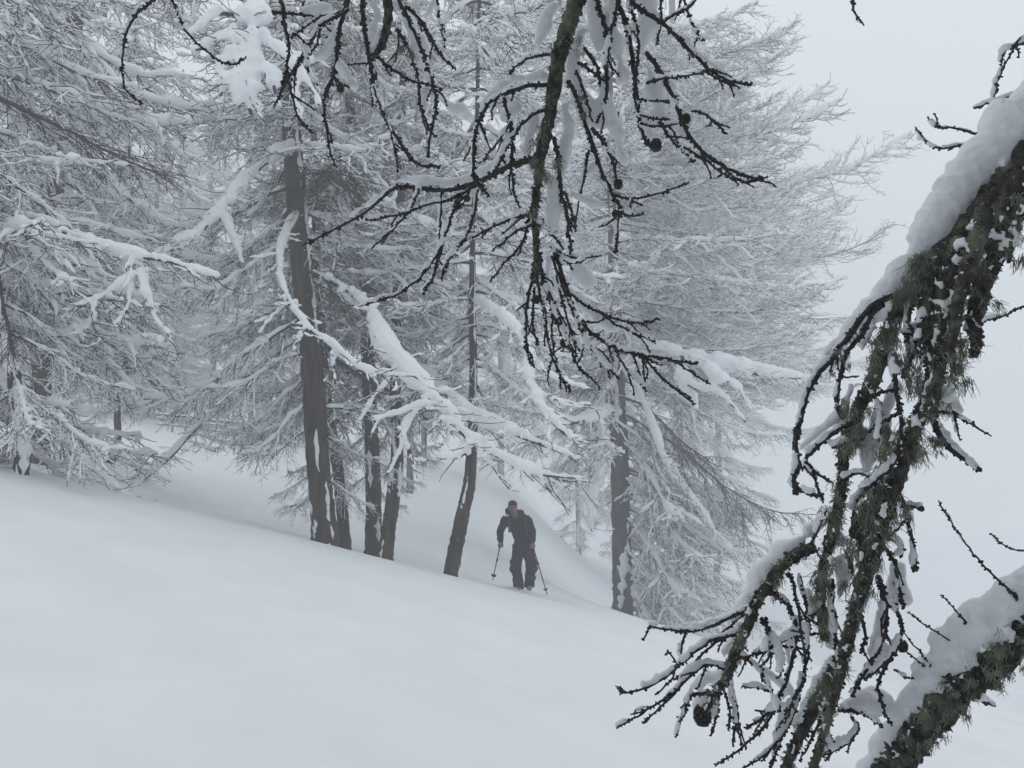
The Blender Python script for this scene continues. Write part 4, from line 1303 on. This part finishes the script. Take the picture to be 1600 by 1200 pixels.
for pix, r0, sn in [
    ([(1395, 462), (1360, 480), (1330, 520), (1300, 560), (1275, 590), (1260, 620), (1250, 660), (1243, 690), (1246, 720), (1240, 750), (1258, 770), (1285, 776)], 6.5, .5),
    ([(1380, 475), (1362, 490), (1346, 525), (1325, 547), (1315, 580), (1308, 620), (1311, 645)], 6, .3),
    ([(1330, 660), (1297, 680), (1272, 705), (1255, 722), (1240, 752), (1243, 770)], 4.5, .6), ([(1258, 722), (1277, 740), (1299, 755)], 3.6, .2), ([(1256, 728), (1272, 748), (1280, 770), (1287, 785)], 2.6, .1),
    ([(1395, 555), (1400, 610), (1408, 660), (1402, 715), (1372, 748), (1350, 766)], 5, .4), ([(1415, 700), (1400, 755), (1413, 790), (1420, 820), (1430, 870), (1428, 892)], 5.5, .5), ([(1410, 790), (1430, 792), (1442, 795)], 4.5, .4),
    ([(1455, 650), (1475, 640), (1500, 650), (1522, 664)], 5.5, .4), ([(1452, 640), (1468, 680), (1488, 705), (1512, 722), (1532, 736)], 6.5, .5),
    ([(1318, 750), (1340, 740), (1362, 745), (1390, 765)], 3, .4), ([(1310, 640), (1320, 660)], 5, .2), ([(1410, 590), (1425, 560), (1432, 530), (1420, 510)], 4.5, .5), ([(1398, 610), (1370, 615), (1345, 618)], 3, .4), ([(1440, 520), (1410, 522)], 2.5, .3),
    ([(1352, 766), (1335, 790), (1330, 830)], 3, .3), ([(1335, 800), (1345, 850), (1348, 880)], 3.6, .2), ([(1262, 858), (1275, 835), (1290, 800)], 3, .2),
    ([(1170, 950), (1130, 970), (1090, 985), (1050, 985), (1015, 978)], 3.4, .9), ([(1015, 978), (1005, 1000)], 2, .1), ([(1073, 985), (1066, 1008), (1063, 1026)], 2.4, .1),
    ([(1150, 992), (1115, 1000), (1085, 1020), (1050, 1050), (1010, 1075), (975, 1082), (967, 1075)], 3.2, .2), ([(1168, 985), (1140, 992), (1110, 1010), (1080, 1040), (1055, 1062)], 2.8, .3),
    ([(1136, 1048), (1112, 1038), (1080, 1055), (1055, 1080), (1010, 1110), (964, 1138)], 3.2, .3), ([(1110, 1082), (1082, 1086), (1070, 1110), (1055, 1152)], 4, .3), ([(1056, 1082), (1025, 1112), (1004, 1128)], 2.6, .2),
    ([(1055, 1040), (1050, 1062), (1025, 1085)], 2, .1), ([(1060, 1040), (1045, 1020), (1040, 1025)], 1.8, 0), ([(1180, 948), (1150, 970), (1120, 995)], 2.6, .3),
    ([(1125, 1080), (1120, 1115), (1111, 1150)], 3.4, .1), ([(1138, 1062), (1150, 1110), (1145, 1166)], 4, .1), ([(1140, 1062), (1152, 1115), (1157, 1165)], 3, .1), ([(1130, 1075), (1140, 1110), (1137, 1140)], 2.8, .1),
    ([(1160, 1025), (1185, 1045), (1200, 1070), (1212, 1095), (1217, 1112)], 4.4, .5), ([(1205, 925), (1230, 945), (1244, 980), (1240, 1020), (1226, 1070), (1200, 1115), (1165, 1138)], 5, .3), ([(1190, 965), (1208, 995), (1222, 1030), (1218, 1062)], 3.4, .2),
    ([(1232, 895), (1244, 930), (1250, 980), (1258, 1020)], 3.6, .2), ([(1250, 900), (1258, 940), (1262, 985), (1260, 1020)], 3, .2), ([(1215, 1100), (1190, 1140), (1150, 1175), (1118, 1196)], 3, .2), ([(1250, 1090), (1222, 1150), (1190, 1182), (1155, 1205)], 3, .3),
    ([(1280, 990), (1240, 995), (1180, 1022), (1150, 1030)], 2.4, .3), ([(1260, 1015), (1220, 1010), (1180, 1025)], 2.4, .2), ([(1196, 965), (1200, 1000), (1196, 1020)], 3, .2),
    ([(1368, 845), (1388, 862), (1400, 890), (1408, 930), (1412, 950)], 4.5, .3),
    ([(1372, 900), (1384, 955), (1378, 1000), (1364, 1030), (1346, 1060), (1330, 1088)], 6, .6), ([(1388, 930), (1408, 975), (1402, 1010), (1382, 1036), (1350, 1062)], 4.4, .4), ([(1392, 1028), (1376, 1058), (1372, 1080), (1382, 1110), (1393, 1134)], 3.4, .2),
    ([(1340, 950), (1352, 990), (1345, 1020)], 4, .3), ([(1385, 842), (1402, 848), (1412, 858), (1405, 872)], 3, .5), ([(1300, 905), (1302, 950), (1306, 1015)], 4, .2), ([(1325, 870), (1332, 895)], 4, .3),
    ([(1372, 800), (1360, 850), (1350, 900)], 5, .3), ([(1300, 1080), (1285, 1120), (1300, 1160), (1280, 1185)], 3.2, .3), ([(1330, 1120), (1340, 1140), (1320, 1165), (1285, 1182)], 3, .3), ([(1335, 1140), (1310, 1165), (1290, 1190)], 2.8, .3),
    ([(1290, 1110), (1270, 1150), (1250, 1190)], 3.4, .4), ([(1235, 1120), (1215, 1170), (1205, 1200)], 3.2, .3), ([(1258, 1060), (1230, 1110), (1215, 1140)], 3.4, .4), ([(1180, 1110), (1205, 1112), (1230, 1108)], 2.2, .3),
    ([(1380, 860), (1372, 830), (1378, 800)], 4, .3), ([(1310, 1110), (1345, 1113), (1378, 1135)], 4, .4), ([(1200, 1080), (1185, 1075), (1160, 1072)], 2.2, .3), ([(1285, 945), (1265, 975), (1262, 1030), (1250, 1080)], 3.4, .3),
    ([(1540, 420), (1530, 470), (1512, 520)], 5, .4), ([(1600, 300), (1590, 360), (1575, 410)], 8, .5), ([(1465, 460), (1440, 500), (1437, 560)], 5, .5), ([(1490, 440), (1478, 470), (1482, 500)], 6, .4),
    ([(1510, 470), (1520, 500), (1535, 515)], 4, .3), ([(1425, 470), (1418, 520), (1425, 560)], 5, .4), ([(1355, 600), (1375, 640), (1372, 690)], 3.4, .4), ([(1300, 700), (1330, 690), (1350, 685)], 2.6, .3),
    ([(1410, 640), (1380, 660), (1350, 680)], 3, .4), ([(1405, 735), (1380, 760), (1362, 790), (1352, 805)], 4, .4),
]:
    B.twig(pix, r0, max(1.7, r0 * .5), snow=sn, dd0=-.03, dd=B.rng.uniform(-.08, .04), thick=1.15)
# snow cap
B.pad([(1680, 95), (1625, 165), (1578, 212), (1532, 258), (1492, 305), (1464, 352), (1430, 402), (1392, 452), (1352, 494), (1312, 536), (1282, 572), (1262, 610)], [58, 52, 48, 46, 42, 36, 32, 29, 20, 14, 9, 5], dd=.03, k=16, rough=.5, lumps=0)
for pix, r in [([(1250, 845), (1225, 862), (1200, 888), (1178, 922), (1160, 952), (1130, 965)], [15, 19, 19, 16, 11, 6]), ([(1130, 965), (1090, 975), (1050, 977)], [7, 6, 3]), ([(1260, 830), (1290, 815), (1300, 800)], [12, 9, 5]),
               ([(1250, 700), (1290, 665), (1318, 640)], [4, 7, 8]), ([(1330, 600), (1318, 640), (1305, 660)], [9, 9, 6]), ([(1400, 600), (1378, 650), (1362, 700), (1350, 740)], [10, 13, 12, 8]), ([(1445, 620), (1480, 620), (1500, 645)], [16, 14, 7]),
               ([(1465, 665), (1490, 695), (1520, 722)], [12, 9, 6]), ([(1405, 880), (1400, 920), (1410, 940)], [14, 17, 13]), ([(1380, 940), (1372, 990), (1360, 1020)], [9, 9, 7]), ([(1390, 1010), (1360, 1055)], [8, 6]),
               ([(1310, 870), (1320, 890), (1312, 930)], [12, 14, 10]), ([(1300, 830), (1318, 850)], [8, 12]), ([(1320, 1100), (1355, 1090), (1395, 1108)], [12, 17, 20]), ([(1195, 1045), (1215, 1062), (1235, 1080)], [12, 13, 8]), ([(1130, 1020), (1150, 1000)], [10, 8]),
               ([(1130, 1055), (1100, 1060), (1080, 1075)], [12, 13, 6]), ([(1195, 1000), (1210, 1015)], [9, 8]), ([(1200, 925), (1212, 915)], [8, 7]), ([(1300, 1040), (1270, 1085), (1240, 1130)], [10, 10, 8]), ([(1285, 1060), (1300, 1025)], [8, 8]), ([(1262, 920), (1268, 960)], [7, 6]),
               ([(1470, 530), (1445, 545), (1420, 560)], [8, 9, 6]), ([(1438, 490), (1426, 530), (1420, 580)], [8, 8, 7]), ([(1345, 540), (1365, 510)], [9, 9]), ([(1400, 480), (1378, 500)], [15, 13]), ([(1440, 430), (1420, 460)], [10, 10]), ([(1370, 880), (1355, 930), (1345, 955)], [6, 7, 6]),
               ([(1225, 1000), (1235, 1040), (1222, 1090)], [6, 7, 6]), ([(1160, 1015), (1145, 1045)], [9, 8]), ([(1105, 1090), (1090, 1105)], [12, 11]), ([(1340, 700), (1345, 650)], [8, 7]), ([(1392, 760), (1380, 800)], [8, 7]), ([(1300, 950), (1296, 1010)], [7, 7])]:
    B.pad(pix, r, dd=.012)
for pix, sp, c, r in [([(1525, 330), (1510, 380), (1520, 420)], 9, 34, 6.5), ([(1560, 330), (1555, 420)], 12, 30, 6), ([(1480, 430), (1470, 540)], 12, 34, 6), ([(1400, 520), (1395, 580)], 8, 16, 6), ([(1340, 600), (1320, 680)], 6, 16, 5), ([(1440, 620), (1410, 700)], 9, 26, 5),
                      ([(1600, 300), (1590, 380)], 10, 20, 6), ([(1380, 770), (1345, 900)], 14, 22, 5), ([(1300, 780), (1290, 880)], 8, 16, 5), ([(1310, 1020), (1250, 1150)], 10, 26, 5), ([(1460, 560), (1470, 610)], 10, 20, 7)]:
    B.crumbs(pix, sp, c, r, dd=-.07)
for pix, c, l, sp in [([(1440, 400), (1425, 450)], 260, 40, 7), ([(1420, 430), (1400, 480)], 160, 34, 6), ([(1500, 380), (1480, 440)], 260, 42, 10), ([(1570, 330), (1545, 420)], 300, 40, 12), ([(1600, 290), (1590, 400)], 220, 36, 10), ([(1490, 520), (1500, 590)], 360, 44, 10), ([(1480, 470), (1470, 540)], 260, 36, 10),
                      ([(1385, 510), (1368, 560)], 240, 36, 8), ([(1400, 500), (1402, 560)], 160, 34, 6), ([(1315, 550), (1308, 575)], 120, 26, 5), ([(1290, 575), (1282, 590)], 60, 18, 5), ([(1440, 540), (1430, 600)], 240, 38, 10), ([(1345, 650), (1330, 700)], 240, 38, 7), ([(1390, 660), (1375, 740)], 300, 46, 8),
                      ([(1425, 660), (1430, 720)], 300, 44, 8), ([(1470, 680), (1468, 705)], 120, 26, 6), ([(1375, 750), (1360, 800), (1345, 860)], 900, 56, 13), ([(1392, 770), (1375, 830)], 400, 50, 10), ([(1355, 860), (1345, 930)], 400, 40, 9), ([(1310, 760), (1300, 830)], 220, 32, 7), ([(1290, 860), (1283, 930)], 220, 30, 6),
                      ([(1310, 1030), (1280, 1090)], 200, 28, 7), ([(1275, 930), (1285, 980)], 120, 26, 6), ([(1220, 900), (1205, 925)], 60, 18, 5), ([(1460, 590), (1465, 640)], 260, 36, 9), ([(1535, 450), (1545, 480)], 160, 28, 8), ([(1330, 630), (1318, 660)], 100, 26, 6), ([(1450, 470), (1452, 520)], 200, 34, 7)]:
    B.beard(pix, c, l, sp, dd=-.045)
for c in [(1098, 1118, 14), (1336, 832, 9), (1410, 1010, 8), (1246, 674, 6), (1440, 795, 4)]:
    B.cone(*c, dd=-.05)
B.finish(.0044, .006, .016)

# ---- small twigs above the great bough
B = Bough('thin snow-lined twigs sticking out to the left above the great right-hand bough', 1.6, (1600, 120), 479)
B.forks = .4
B.stem([(1660, 60), (1625, 110), (1600, 140), (1570, 185), (1530, 222)], [5, 4.5, 4, 3.4, 2.6], knobs=.5)
for pix, sn in [([(1540, 209), (1515, 208), (1490, 199), (1472, 200), (1458, 194), (1450, 183)], .8), ([(1515, 226), (1490, 229), (1465, 232), (1450, 224), (1438, 217)], .8), ([(1590, 148), (1560, 158), (1540, 163), (1523, 170)], .8), ([(1625, 40), (1595, 60), (1582, 80), (1566, 110), (1556, 140), (1549, 168)], .3),
                ([(1610, 60), (1588, 72), (1568, 82), (1565, 108)], .6), ([(1640, 470), (1600, 478), (1570, 492), (1538, 502)], .1)]:
    B.twig(pix, 2.6, 1.4, snow=sn, dd=.05)
B.finish(.004)

# ---- the mossy bough in the lower right corner
B = Bough('thick mossy bough rising across the lower right corner under a deep ridge of snow', 1.3, (1640, 950), 487, depth=lambda x, y: 1.22 + .0004 * (y - 900))
B.forks = 0
B.stem([(1690, 905), (1630, 955), (1580, 1000), (1540, 1035), (1500, 1068), (1462, 1110), (1430, 1155), (1396, 1200), (1365, 1245)], [29, 28, 27, 27, 27, 26, 25, 24, 24], knobs=3.0, fuzz=2.0)
B.pad([(1690, 845), (1628, 898), (1580, 940), (1540, 972), (1512, 1000), (1482, 1032), (1448, 1080), (1410, 1130), (1385, 1170), (1350, 1225)], [40, 37, 36, 37, 38, 35, 30, 26, 23, 21], dd=.03, k=16, rough=.5, lumps=.15)
B.pad([(1430, 1110), (1395, 1112), (1350, 1098), (1325, 1105)], [24, 20, 16, 10], dd=.04)
B.pad([(1525, 1082), (1545, 1094)], [10, 7], dd=.0)
for pix, r0 in [([(1590, 935), (1580, 925), (1542, 890), (1502, 840), (1465, 782)], 2.6), ([(1510, 975), (1505, 968), (1488, 948), (1471, 929)], 1.8), ([(1500, 1010), (1490, 1005), (1455, 982), (1418, 957)], 2.2), ([(1470, 1060), (1463, 1050), (1440, 1022), (1412, 990)], 2.2),
                ([(1472, 1062), (1460, 1052), (1435, 1032), (1405, 1012)], 1.8), ([(1462, 1090), (1452, 1078), (1440, 1066), (1415, 1058), (1398, 1046)], 2.4), ([(1510, 1080), (1530, 1092), (1554, 1104)], 6), ([(1455, 1130), (1470, 1132), (1492, 1131)], 1.6), ([(1450, 1145), (1477, 1142)], 1.4),
                ([(1440, 1158), (1466, 1161)], 1.4), ([(1405, 1195), (1425, 1183)], 1.4), ([(1650, 835), (1600, 860), (1570, 852), (1550, 835)], 1.4)]:
    B.twig(pix, r0, 1.2, dd=.04, snow=.15)
for pix, c, l, sp in [([(1600, 985), (1540, 1035), (1480, 1090), (1420, 1165)], 900, 13, 14), ([(1620, 1000), (1560, 1050), (1500, 1095), (1450, 1150)], 700, 20, 9)]:
    B.beard(pix, c, l, sp, dd=-.03)
B.crumbs([(1590, 980), (1530, 1020), (1470, 1075), (1410, 1160)], 14, 60, 5, dd=-.035)
B.finish(.0052, .007, .02)
